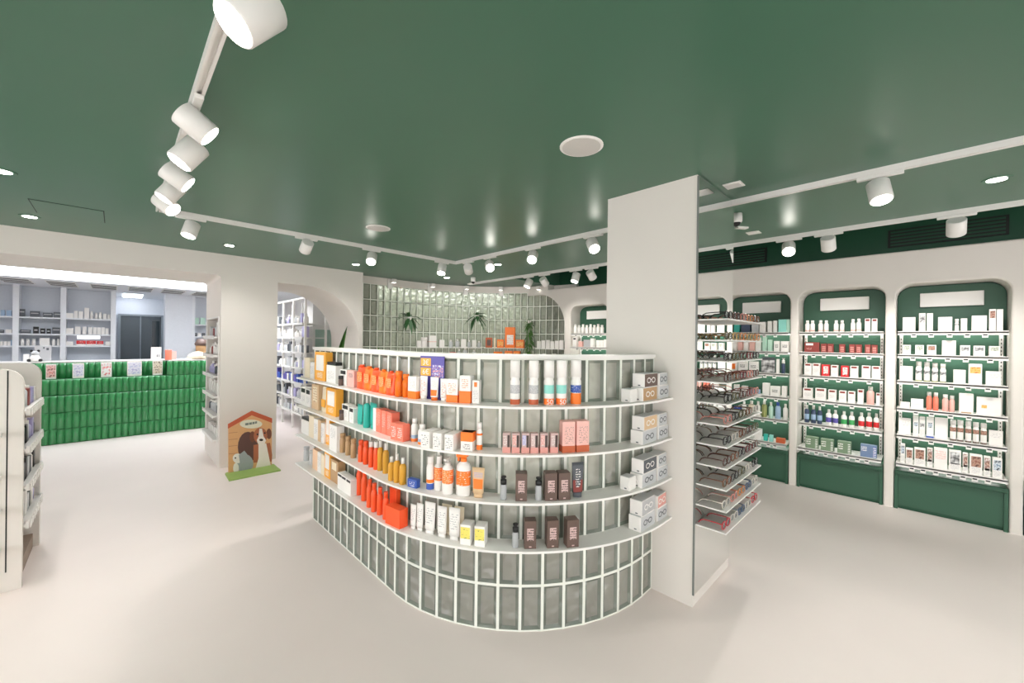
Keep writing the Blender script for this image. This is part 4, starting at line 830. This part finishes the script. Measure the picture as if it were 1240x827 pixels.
stock_y([(84, 9, 6, wbx), (91.5, 5, 9, wbx), (97.5, 5.5, 8.5, wbx), (104.5, 6, 13, wbx), (110.5, 4, 9, wbo), (116, 4, 7.5, wbo), (121, 4, 8, wbo), (126.5, 4, 6.5, wbx), (131.5, 3.5, 6, wbx)], 1.905, 11.07, 'upper shelf of right pharmacy bay', gp)
stock_y([(84, 9.5, 7, wbx), (94, 7, 9, wbx), (102, 5, 9, wbx), (109, 5, 8.5, wbx), (114.5, 4.5, 8.5, wbx), (119.5, 4.5, 8.5, wbx), (124.5, 4.5, 8.5, wbx), (129.3, 4, 7.5, wbx)], 1.61, 11.07, 'middle shelf of right pharmacy bay', gp)
rdb = S('box', 'red', 'red and white carton', band=('white', 0, .3), lab=[(.2, .8, .4, .9, pr('red', 'white', 4, .55))])
stock_y([(84, 9, 5, wbx), (98, 11.5, 8, rdb), (110.3, 11.5, 8, rdb), (121, 8, 6.5, rdb), (130.5, 6, 5, wbx)], 1.395-.1, 11.07, 'lower shelf of right pharmacy bay', gp) if False else stock_y([(84, 9, 5, wbx), (98, 11.5, 6, rdb), (110.3, 11.5, 6, rdb), (121, 8, 5.5, rdb), (130.5, 6, 5, wbx)], 1.395, 11.07, 'lower shelf of right pharmacy bay', gp)
a = ony(93.5, 410, 11.02); b = ony(121, 410, 11.02)
bm = B(); box(bm, a.x, b.x, 11.03, 11.06, 1.525, 1.582); tag(obj('shelf_lightbox', bm, mat('lightbox_glow', (1, 1, 1), .4, emit=2.2, var=0)), 'glowing white light box above red cartons on pharmacy shelf', 'light')
su2 = thing('wall_shelving', 'narrow white shelf unit right of the white column', 'shelving')
for x in (1.19, 1.75): bm = B(); box(bm, x-.025, x+.025, 11.0, 11.32, 0, 2.46); obj('post', bm, SHW, su2)
for z in (.5, .8, 1.1, 1.37, 1.6, 1.86): bm = B(); box(bm, 1.215, 1.725, 11.0, 11.3, z-.025, z); obj('shelf', bm, SHW, su2)
stock_y([(237.5, 5.5, 8, S('box', 'mint', 'pale green carton')), (245, 6, 8, S('box', 'mint', 'pale green carton'))], 1.86, 11.07, 'upper shelf right of white column', 'stock right of the column')
stock_y([(236, 4, 4, db), (241, 4, 4, wbx), (246, 4, 4, db)], 1.6, 11.07, 'second shelf right of white column', 'stock right of the column')
# dark doorway frame
df = obj('door_1', None); df['kind'] = 'structure'
DX0, DX1, DZ = ony(146, 400, 12.58).x, ony(195, 400, 12.58).x, ony(170, 383, 12.58).z
for x0_, x1_, z0_, z1_ in ((DX0-.04, DX0, 0, DZ), (DX1, DX1+.04, 0, DZ), (DX0-.04, DX1+.04, DZ, DZ+.04)): bm = B(); box(bm, x0_, x1_, 12.54, 12.6, z0_, z1_); obj('frame_rail', bm, mat('grey_frame', rgb(150, 158, 164), .5), df)
bm = B(); box(bm, DX0, DX1, 12.57, 12.6, 0, DZ); obj('door_leaf', bm, mat('slate_door', rgb(92, 100, 104), .4), df)
bm = B(); xm = DX0+(DX1-DX0)*.48; box(bm, xm-.01, xm+.01, 12.555, 12.57, 0, DZ); obj('door_stile', bm, mat('grey_frame', rgb(150, 158, 164), .5), df)
bm = B(); box(bm, DX1-.16, DX1-.03, 12.56, 12.57, .9, DZ-.1); obj('door_glazing', bm, mat('dark_glazing', rgb(44, 56, 60), .1), df)
for n in range(3): bm = B(); box(bm, .1, .4, 11.5+.36*n, 11.62+.36*n, 2.446, 2.458); tag(obj('linear_ceiling_light', bm, mat('linear_glow', (.95, .98, 1), .4, emit=12, var=0)), 'short linear ceiling light above doorway, %s from the counter' % ORD[n+1], 'light', 'linear lights above the doorway')

# pier niche shelf
nu = thing('pier_shelf_unit', 'narrow recessed shelf unit in the side of the white pier', 'shelving', (.9, 0, 0))
bm = B(); box(bm, ND-.012, ND-.001, NY0, NY1, NZ0, NZ1); obj('back_panel', bm, BROWN, nu)
bm = B(); box(bm, -.012, .0, NY0-.02, NY0, NZ0-.02, NZ1+.02); box(bm, -.012, 0, NY1, NY1+.02, NZ0-.02, NZ1+.02); box(bm, -.012, 0, NY0, NY1, NZ1, NZ1+.02); obj('trim_frame', bm, METAL, nu)
PZ = (.33, .62, .86, 1.11, 1.36, 1.59)
for z in PZ: bm = B(); box(bm, -.05, ND-.012, NY0+.002, NY1-.002, z-.02, z); box(bm, -.056, -.05, NY0+.002, NY1-.002, z-.03, z+.012); obj('shelf', bm, METAL, nu)
cols = ['white', 'silver', 'white', 'lilac', 'white', 'silver']
for j, z in enumerate(PZ):
    for i in range(6):
        y = NY0+.075+i*.135; c = cols[j] if random.random() < .75 else random.choice(('dgrey', 'wine', 'white'))
        kd = 'bottle' if j in (1, 3, 4) else 'box'
        product(S(kd, c, '', neck=.5) if kd == 'bottle' else S('box', c, ''), (.94, y, z+.001), -math.pi/2, .075, random.uniform(.1, .18) if j else .1, '%s %s, %s from front on %s pier shelf from the floor' % (c if c != 'dgrey' else 'dark grey', 'bottle' if kd == 'bottle' else 'carton', ORD[i+1], ORD[j+1]), 'stock in the pier shelf unit', .06)

# side room rack behind the arch
rk = thing('tall_rack', 'tall white open rack seen through the arch', 'shelving', (2.24, 0, 0))
RY = (7.22, 7.84, 8.46, 9.08)
for y in RY: bm = B(); box(bm, 0, .03, y-.02, y+.02, 0, 2.28); box(bm, .33, .36, y-.02, y+.02, 0, 2.28); obj('post', bm, WHITE, rk)
for a, b in zip(RY, RY[1:]):
    bm = B(); box(bm, 0, .03, a+.02, b-.02, 2.25, 2.28); obj('top_rail', bm, WHITE, rk)
RZ = (.3, .56, .82, 1.08, 1.34, 1.6, 1.84)
for z in RZ:
    for a, b in zip(RY, RY[1:]): bm = B(); box(bm, -.02, .34, a+.021, b-.021, z-.015, z); box(bm, -.026, -.02, a+.021, b-.021, z-.025, z+.01); obj('shelf', bm, METAL, rk)
for j, z in enumerate(RZ):
    for q in range(3):
        n = random.choice((4, 5))
        for i in range(n):
            y = RY[q]+.03+.56*(i+.5)/n; c = random.choice(('white', 'white', 'silver', 'dgrey', 'lilac', 'grey') if j != 2 else ('purple', 'blue', 'white')); kd = random.choice(('box', 'bottle', 'box'))
            product(S(kd, c, '', neck=.5), (2.29, y, z+.001), -math.pi/2, .56/n*.82, random.uniform(.1, .19), '%s %s, %s in %s bay, %s rack shelf from the floor' % ({'dgrey': 'dark grey', 'purple': 'violet'}.get(c, c), 'bottle' if kd == 'bottle' else 'carton', ORD[i+1], ('near', 'middle', 'far')[q], ORD[j+1]), 'stock on the tall rack', .08)
# wall cabinet with pale green glass door right of the rack
kx0, kx1 = 2.62, 2.98
cb_ = thing('glass_cabinet', 'pale green glass fronted cabinet behind the arch', 'cabinet', (0, 0, 0))
bm = B(); box(bm, kx0, kx1, 7.9, 8.3, 0, 2.2); obj('carcass', bm, WHITE, cb_)
bm = B(); box(bm, kx0+.02, kx1-.03, 7.885, 7.9, .9, 1.75); d_ = obj('door', bm, mat('green_glass_door', rgb(176, 204, 190), .1), cb_)
bm = B(); bevbox(bm, kx0+.03, kx0+.045, 7.865, 7.885, 1.2, 1.35, .003, 1); obj('handle', bm, METAL, d_)
bm = B(); box(bm, 1.1, 2.05, 7.7, 9.3, 2.445, 2.459); tag(obj('ceiling_light_panel', bm, mat('panel_glow', (1, 1, 1), .4, emit=4.5, var=0)), 'bright ceiling light panel in room behind the arch', 'light')

# ================================================================== LEFT GONDOLA
gd = thing('shelf_gondola', 'white freestanding shelf gondola at left edge with rounded panels', 'shelving', (0, 0, 0))
def panel(y0, y1, x0, x1, zt): bm = B(); prism(bm, [(x0, 0), (x0, zt)] + arc(x1-.09, zt-.09, .09, 90, 0, 8) + [(x1, 0)], 'y', y0, y1); return bm
obj('end_panel', panel(3.93, 3.97, -1.5, -.408, 1.37), WALL, gd); obj('end_panel', panel(4.64, 4.70, -1.5, -.40, 1.375), WALL, gd)
bm = B(); box(bm, -.474, -.468, 3.9285, 3.935, .12, 1.36); obj('slot', bm, DARK, gd)
bm = B(); box(bm, -.7, -.62, 3.97, 4.64, .0, 1.3); obj('back_panel', bm, BROWN, gd)
bm = B(); box(bm, -.62, -.43, 3.97, 4.64, 0, .1); obj('plinth', bm, mat('taupe_plinth', rgb(150, 132, 118), .6), gd)
GZ = (.38, .62, .86, 1.10)
for z in GZ:
    bm = B(); box(bm, -.62, -.40, 3.972, 4.638, z-.018, z); box(bm, -.4, -.385, 3.972, 4.638, z-.03, z+.015); sh = obj('shelf', bm, METAL, gd)
    for q in range(8): bm = B(); box(bm, -.384, -.38, 4.0+q*.08, 4.05+q*.08, z-.035, z+.005); obj('price_tag', bm, WHITE, sh)
for z in (.28, .52, .72, .98):
    bm = B(); box(bm, -1.3, -.49, 3.72, 3.929, z-.02, z); obj('front_shelf', bm, METAL, gd)
for j, z in enumerate(GZ):
    for i in range(7):
        c = random.choice(('dgrey', 'white', 'lilac', 'black', 'silver', 'wine'))
        product(S(random.choice(('box', 'bottle')), c, '', neck=.6), (-.45, 4.02+i*.09, z+.001), math.pi/2, .07, random.uniform(.1, .17), '%s pack, %s from front on %s gondola shelf from the floor' % ({'dgrey': 'dark grey'}.get(c, c), ORD[i+1], ORD[j+1]), 'stock on the gondola side', .06)

# ================================================================== DOG HOUSE STANDEE
dg = thing('pet_standee', 'cardboard kennel standee with printed dog and cat on grass base', 'standee', (0, 0, 0))
YD = 5.62
def dpt(x, y): p = ony(260+x/7.52, 480+y/7.52, YD); return (p.x, max(.016, p.z))
def dpoly(name, pts, lay, m_, th=.003):
    bm = B(); q = [dpt(*p) for p in pts]
    prism(bm, q, 'y', YD-lay*.003-th, YD-lay*.003); return obj(name, bm, m_, dg)
def ell(cx, cy, rx, ry, n=20, a0=0, a1=360): return [(cx+rx*_c(math.radians(a0+(a1-a0)*i/n)), cy+ry*_s(math.radians(a0+(a1-a0)*i/n))) for i in range(n)]
C3 = lambda n_, *c: mat('print_'+n_, rgb(*c), .5)
WOOD = C3('wood', 224, 172, 120)
dpoly('kennel_board', [(122, 262), (335, 135), (517, 205), (517, 690), (122, 735)], 0, WOOD, .012)
dpoly('roof_print', [(118, 250), (335, 128), (520, 198), (520, 240), (335, 170), (118, 292)], 4.2, C3('roof', 196, 92, 58))
for yy in (330, 390, 450, 520): dpoly('plank_line', [(126, yy), (205, yy-8), (205, yy-4), (126, yy+4)], 4.2, C3('woodline', 186, 130, 86))
dpoly('doorway_print', ell(300, 460, 92, 140), 4.3, C3('kennel_dark', 98, 66, 58))
plq = dpoly('name_plate', ell(328, 250, 102, 40), 4.4, C3('plate', 226, 222, 200))
for i, (a, b) in enumerate(((275, 305), (310, 335), (340, 360), (364, 382))): dpoly('plate_mark', [(a, 262-i*5), (b, 258-i*5), (b, 238-i*5), (a, 242-i*5)], 5.4, C3('plate_ink', 120, 130, 120))
dpoly('dog_back', [(350, 440), (500, 420), (520, 530), (515, 590), (350, 600)], 5.0, C3('dog_brown', 176, 104, 70)); dpoly('dog_chest', [(395, 430), (465, 425), (505, 640), (500, 668), (370, 680), (395, 560)], 6.0, C3('dog_white', 240, 230, 220))
dpoly('dog_ear', ell(340, 365, 26, 50), 6.2, C3('dog_dark', 120, 72, 52)); dpoly('dog_ear', ell(490, 338, 24, 48), 6.2, C3('dog_dark', 120, 72, 52))
dpoly('dog_head', ell(412, 355, 62, 72), 7.2, C3('dog_brown', 176, 104, 70)); dpoly('dog_muzzle', [(402, 290), (425, 290), (440, 360), (462, 395), (450, 425), (420, 435), (388, 425), (378, 395), (395, 360)], 8.2, C3('dog_white', 240, 230, 220))
dpoly('dog_nose', ell(418, 392, 18, 11), 9.2, C3('dog_nose', 50, 40, 40)); dpoly('dog_eye', ell(384, 342, 8, 8), 9.2, C3('dog_nose', 50, 40, 40)); dpoly('dog_eye', ell(450, 330, 8, 8), 9.2, C3('dog_nose', 50, 40, 40))
dpoly('cat_body', ell(270, 610, 78, 88), 6.0, C3('cat_grey', 160, 166, 166)); dpoly('cat_chest', ell(190, 650, 26, 48), 6.5, C3('cat_white', 236, 230, 220)); dpoly('cat_head', ell(205, 560, 45, 44), 7.2, C3('cat_white', 236, 230, 220))
dpoly('cat_cap', [(215, 530), (265, 490), (290, 520), (262, 600), (225, 600)], 8.2, C3('cat_grey', 160, 166, 166)); dpoly('cat_eye', ell(184, 556, 7, 7), 8.3, C3('dog_nose', 50, 40, 40)); dpoly('cat_paw', [(150, 715), (160, 690), (330, 670), (335, 690), (200, 718)], 7.6, C3('cat_shadow', 110, 120, 108))
bm = B(); bq = [onz(260+x/7.52, 480+y/7.52, .015) for x, y in ((95, 700), (130, 762), (602, 668), (545, 640))]
prism(bm, [(q.x, q.y) for q in bq[:3]] + [(bq[2].x, YD+.02), (bq[0].x+.02, YD+.02)], 'z', 0, .016); obj('grass_base', bm, C3('grass', 150, 178, 96), dg)

# ================================================================== CEILING FITTINGS
def track(name, pts, label):
    t = thing(name, label, 'track')
    for (ax, ay), (bx, by) in zip(pts, pts[1:]):
        bm = B(); hw = .018
        if abs(ax-bx) < 1e-6:
            y0_, y1_ = sorted((ay, by)); box(bm, ax-hw, ax-hw*.45, y0_-hw, y1_+hw, CZ-.034, CZ); box(bm, ax+hw*.45, ax+hw, y0_-hw, y1_+hw, CZ-.034, CZ); box(bm, ax-hw*.45, ax+hw*.45, y0_-hw, y1_+hw, CZ-.02, CZ)
        else:
            x0_, x1_ = sorted((ax, bx)); box(bm, x0_, x1_, ay-hw, ay-hw*.45, CZ-.034, CZ); box(bm, x0_, x1_, ay+hw*.45, ay+hw, CZ-.034, CZ); box(bm, x0_, x1_, ay-hw*.45, ay+hw*.45, CZ-.02, CZ)
        obj('rail', bm, METAL, t)
    return t
TX, TY, TX2, TX3 = .23, 4.18, 3.09, 4.42
track('light_track', [(TX, -.8), (TX, TY), (TX2, TY), (TX2, -2.5)], 'white U shaped ceiling spotlight track around the shop')
track('light_track', [(TX3, 5.55), (TX3, -2.5)], 'straight white spotlight track along the green ceiling recess')
hbm = B(); lathe(hbm, [(.05, -.06), (.053, -.056), (.053, .056), (.049, .06)], 24); HEAD = me(hbm, 'lamp_head', METAL)
hbm = B(); lathe(hbm, [(.045, -.0625), (.045, -.0605)], 24); LENS = me(hbm, 'lamp_lens', LENSE)
def spot(px, py, axis, c, target, desc, power=1.0):
    """head centre seen at (px,py); hangs on the track at x=c (axis 'x') or y=c (axis 'y')"""
    p = onx(px, py, c) if axis == 'x' else ony(px, py, c)
    zc_ = min(2.47, max(2.37, p.z))
    p = Vector((p.x, p.y, zc_))
    if axis == 'x': p = Vector((c, onx(px, proj((c, onx(px, 330, c).y, zc_))[1], c).y, zc_))
    else: p = Vector((ony(px, proj((ony(px, 330, c).x, c, zc_))[1], c).x, c, zc_))
    t = thing('track_spotlight', desc, 'spotlight', (p.x, p.y, CZ-.034), 0, 'white ceiling track spotlights')
    bm = B()
    if axis == 'x': bevbox(bm, -.016, .016, -.1, .1, -.02, 0, .003, 1)
    else: bevbox(bm, -.1, .1, -.016, .016, -.02, 0, .003, 1)
    obj('track_adapter', bm, METAL, t)
    bm = B(); lathe(bm, [(.008, zc_-CZ+.034), (.008, -.02)], 10); obj('stem', bm, METAL, t)
    d = (Vector(target)-p).normalized(); q = (-d).to_track_quat('Z', 'Y')
    hz = Vector((0, 0, zc_-(CZ-.034)))
    h_ = obj('lamp_head', HEAD, None, t, hz); h_.rotation_mode = 'QUATERNION'; h_.rotation_quaternion = q
    l_ = obj('lamp_lens', LENS, None, h_)
    ld = bpy.data.lights.new('spot_beam', 'SPOT'); ld.energy = SPOT_W*power*4; ld.spot_size = math.radians(75); ld.spot_blend = .8; ld.shadow_soft_size = .04; ld.color = (1, .965, .92)
    lo = bpy.data.objects.new('spot_beam', ld); COL.objects.link(lo); lo.parent = h_; lo.location = (0, 0, -.07)
SP = [(305, 18, 'x', TX, (-.8, 1.12, 1.1), 'largest spotlight at top left, nearest the camera', .5), (237, 150, 'x', TX, (1.5, 1.95, 1.5), 'second spotlight from camera on left track run, aimed right', .6), (228.5, 186, 'x', TX, (-.6, 2.42, 1.2), 'third spotlight on left track run, aimed left', .5),
      (214, 214, 'x', TX, (1.5, 2.65, 1.55), 'fourth spotlight on left track run, aimed right', .7), (207, 232, 'x', TX, (-.6, 3.25, 1.2), 'fifth spotlight on left track run, aimed left', .5), (201, 247, 'x', TX, (1.2, 2.7, 1.4), 'spotlight just before the left track corner, facing camera', .7),
      (231, 278, 'y', TY, (-.3, 3.7, 0), 'first spotlight after left track corner, over the opening'), (371, 298, 'y', TY, (1.3, 5.9, 1.2), 'spotlight aimed at white pier between opening and arch', .4), (450, 313, 'y', TY, (1.15, 3.0, .9), 'glaring spotlight above partition end facing camera'), (535, 326, 'y', TY, (2.0, 3.5, 0), 'spotlight left of far track corner'),
      (567, 326, 'x', TX2, (4.6, 5.4, 1.6), 'spotlight just right of far track corner, aimed away'), (593, 322, 'x', TX2, (1.7, 1.6, .9), 'glaring spotlight right of far track corner facing camera'), (645, 311, 'x', TX2, (1.9, 2.1, 1.2), 'downturned spotlight between far corner and pillar'), (718, 297, 'x', TX2, (2.3, 1.0, 1.0), 'downturned spotlight just left of the pillar top'), (1065, 232, 'x', TX2, (2.4, -.2, .4), 'large downturned spotlight right of the mirror'),
      (640, 343, 'x', TX3, (3.4, 4.7, 0), 'far recess track spotlight, leftmost, aimed left'), (659, 341, 'x', TX3, (5.5, 3.9, 1.5), 'far recess track spotlight, second, aimed away'), (697, 336, 'x', TX3, (3.6, 3.5, 0), 'recess track spotlight, third from far end, lit lens showing'), (716, 333, 'x', TX3, (5.5, 3.0, 1.4), 'recess track spotlight beside pillar, aimed away'),
      (955, 301, 'x', TX3, (2.6, .5, .9), 'glaring recess track spotlight above shelf bay behind eyewear'), (1003, 295, 'x', TX3, (5.5, .6, 1.2), 'recess track spotlight above middle bay, aimed at shelves', 1.6), (1158, 275, 'x', TX3, (5.5, -.2, 1.2), 'recess track spotlight above large right bay', 1.6)]
for a in SP: spot(*a)
def downlight(px, py, label, at=None):
    p = Vector(at) if at else onz(px, py, CZ); t = thing('downlight', label, 'downlight', (p.x, p.y, CZ), 0, 'small recessed ceiling downlights')
    bm = B(); lathe(bm, [(.062, -.004), (.065, -.002), (.065, 0)], 20); obj('trim_ring', bm, CEIL, t)
    bm = B(); lathe(bm, [(.042, -.006), (.042, -.003)], 20); obj('lens', bm, LENSE, t)
    ld = bpy.data.lights.new('down_beam', 'SPOT'); ld.energy = DOWN_W*4; ld.spot_size = math.radians(130); ld.spot_blend = 1; ld.shadow_soft_size = .04; ld.color = (1, .975, .955)
    lo = bpy.data.objects.new('down_beam', ld); COL.objects.link(lo); lo.parent = t; lo.location = (0, 0, -.012)
for px, py, lb_ in ((36, 262, 'recessed downlight near access hatch above left opening'), (2, 207, 'recessed downlight cut by left photo edge'), (278, 297, 'recessed downlight before the white pier'), (431, 320, 'recessed downlight left of glaring spotlight above arch'), (541, 336, 'recessed downlight before the curved glass wall'), (603, 320, 'recessed downlight right of far track corner'), (1207, 217, 'recessed downlight at right between the two tracks')): downlight(px, py, lb_)
for q, (x, y) in enumerate(((-.52, 2.66), (-.52, 1.33), (-.52, 0), (1.05, .1), (1.6, -1.6), (3.77, -1.6))): downlight(0, 0, 'unseen downlight added to brighten the floor, number %s' % ORD[q+1], (x, y, CZ))  # extra lamps added out of view to brighten the floor
for px, py, r_, lb_ in ((704, 177, .105, 'large round white ceiling speaker left of pillar'), (458, 276, .1, 'round white ceiling speaker behind track, smaller in view')):
    p = onz(px, py, CZ); t = thing('ceiling_speaker', lb_, 'speaker', (p.x, p.y, CZ), 0, 'round ceiling speakers')
    bm = B(); lathe(bm, [(r_, -.006), (r_*1.06, -.004), (r_*1.06, 0)], 32); obj('rim', bm, WHITE, t)
    bm = B(); lathe(bm, [(r_*.93, -.0085), (r_*.93, -.005)], 32); obj('grille', bm, mat('speaker_mesh', rgb(206, 203, 198), .7, bump=.2, bscale=400), t)
for px, py, lb_ in ((882.3, 225.2, 'square white ceiling plate right above the mirror'), (908, 282.3, 'square white ceiling plate between tracks beside the mirror')):
    p = onz(px, py, CZ); t = thing('ceiling_plate', lb_, 'vent', (p.x, p.y-.03, CZ), 0, 'square ceiling plates')
    bm = B(); bevbox(bm, -.052, .052, -.052, .052, -.006, 0, .002, 1); obj('plate', bm, WHITE, t)
    bm = B(); box(bm, -.04, .04, -.04, .04, -.008, -.006); obj('cover', bm, METAL, t)
def secam(px, py, label, aim):
    p = onz(px, py, CZ); t = thing('security_camera', label, 'camera', (p.x, p.y, CZ), aim)
    bm = B(); lathe(bm, [(.035, -.07), (.04, -.06), (.04, 0)], 16); obj('housing', bm, METAL, t)
    bm = B(); lathe(bm, [(.006, -.1), (.022, -.09), (.03, -.07)], 16); obj('dome', bm, BLACK, t)
    bm = B(); box(bm, .0, .09, -.02, .02, -.112, -.1); obj('bracket_foot', bm, METAL, t)
secam(892, 259, 'small white ceiling camera above mirror edge', -.6); secam(573, 336, 'small white camera above curved glass wall', 2.2)
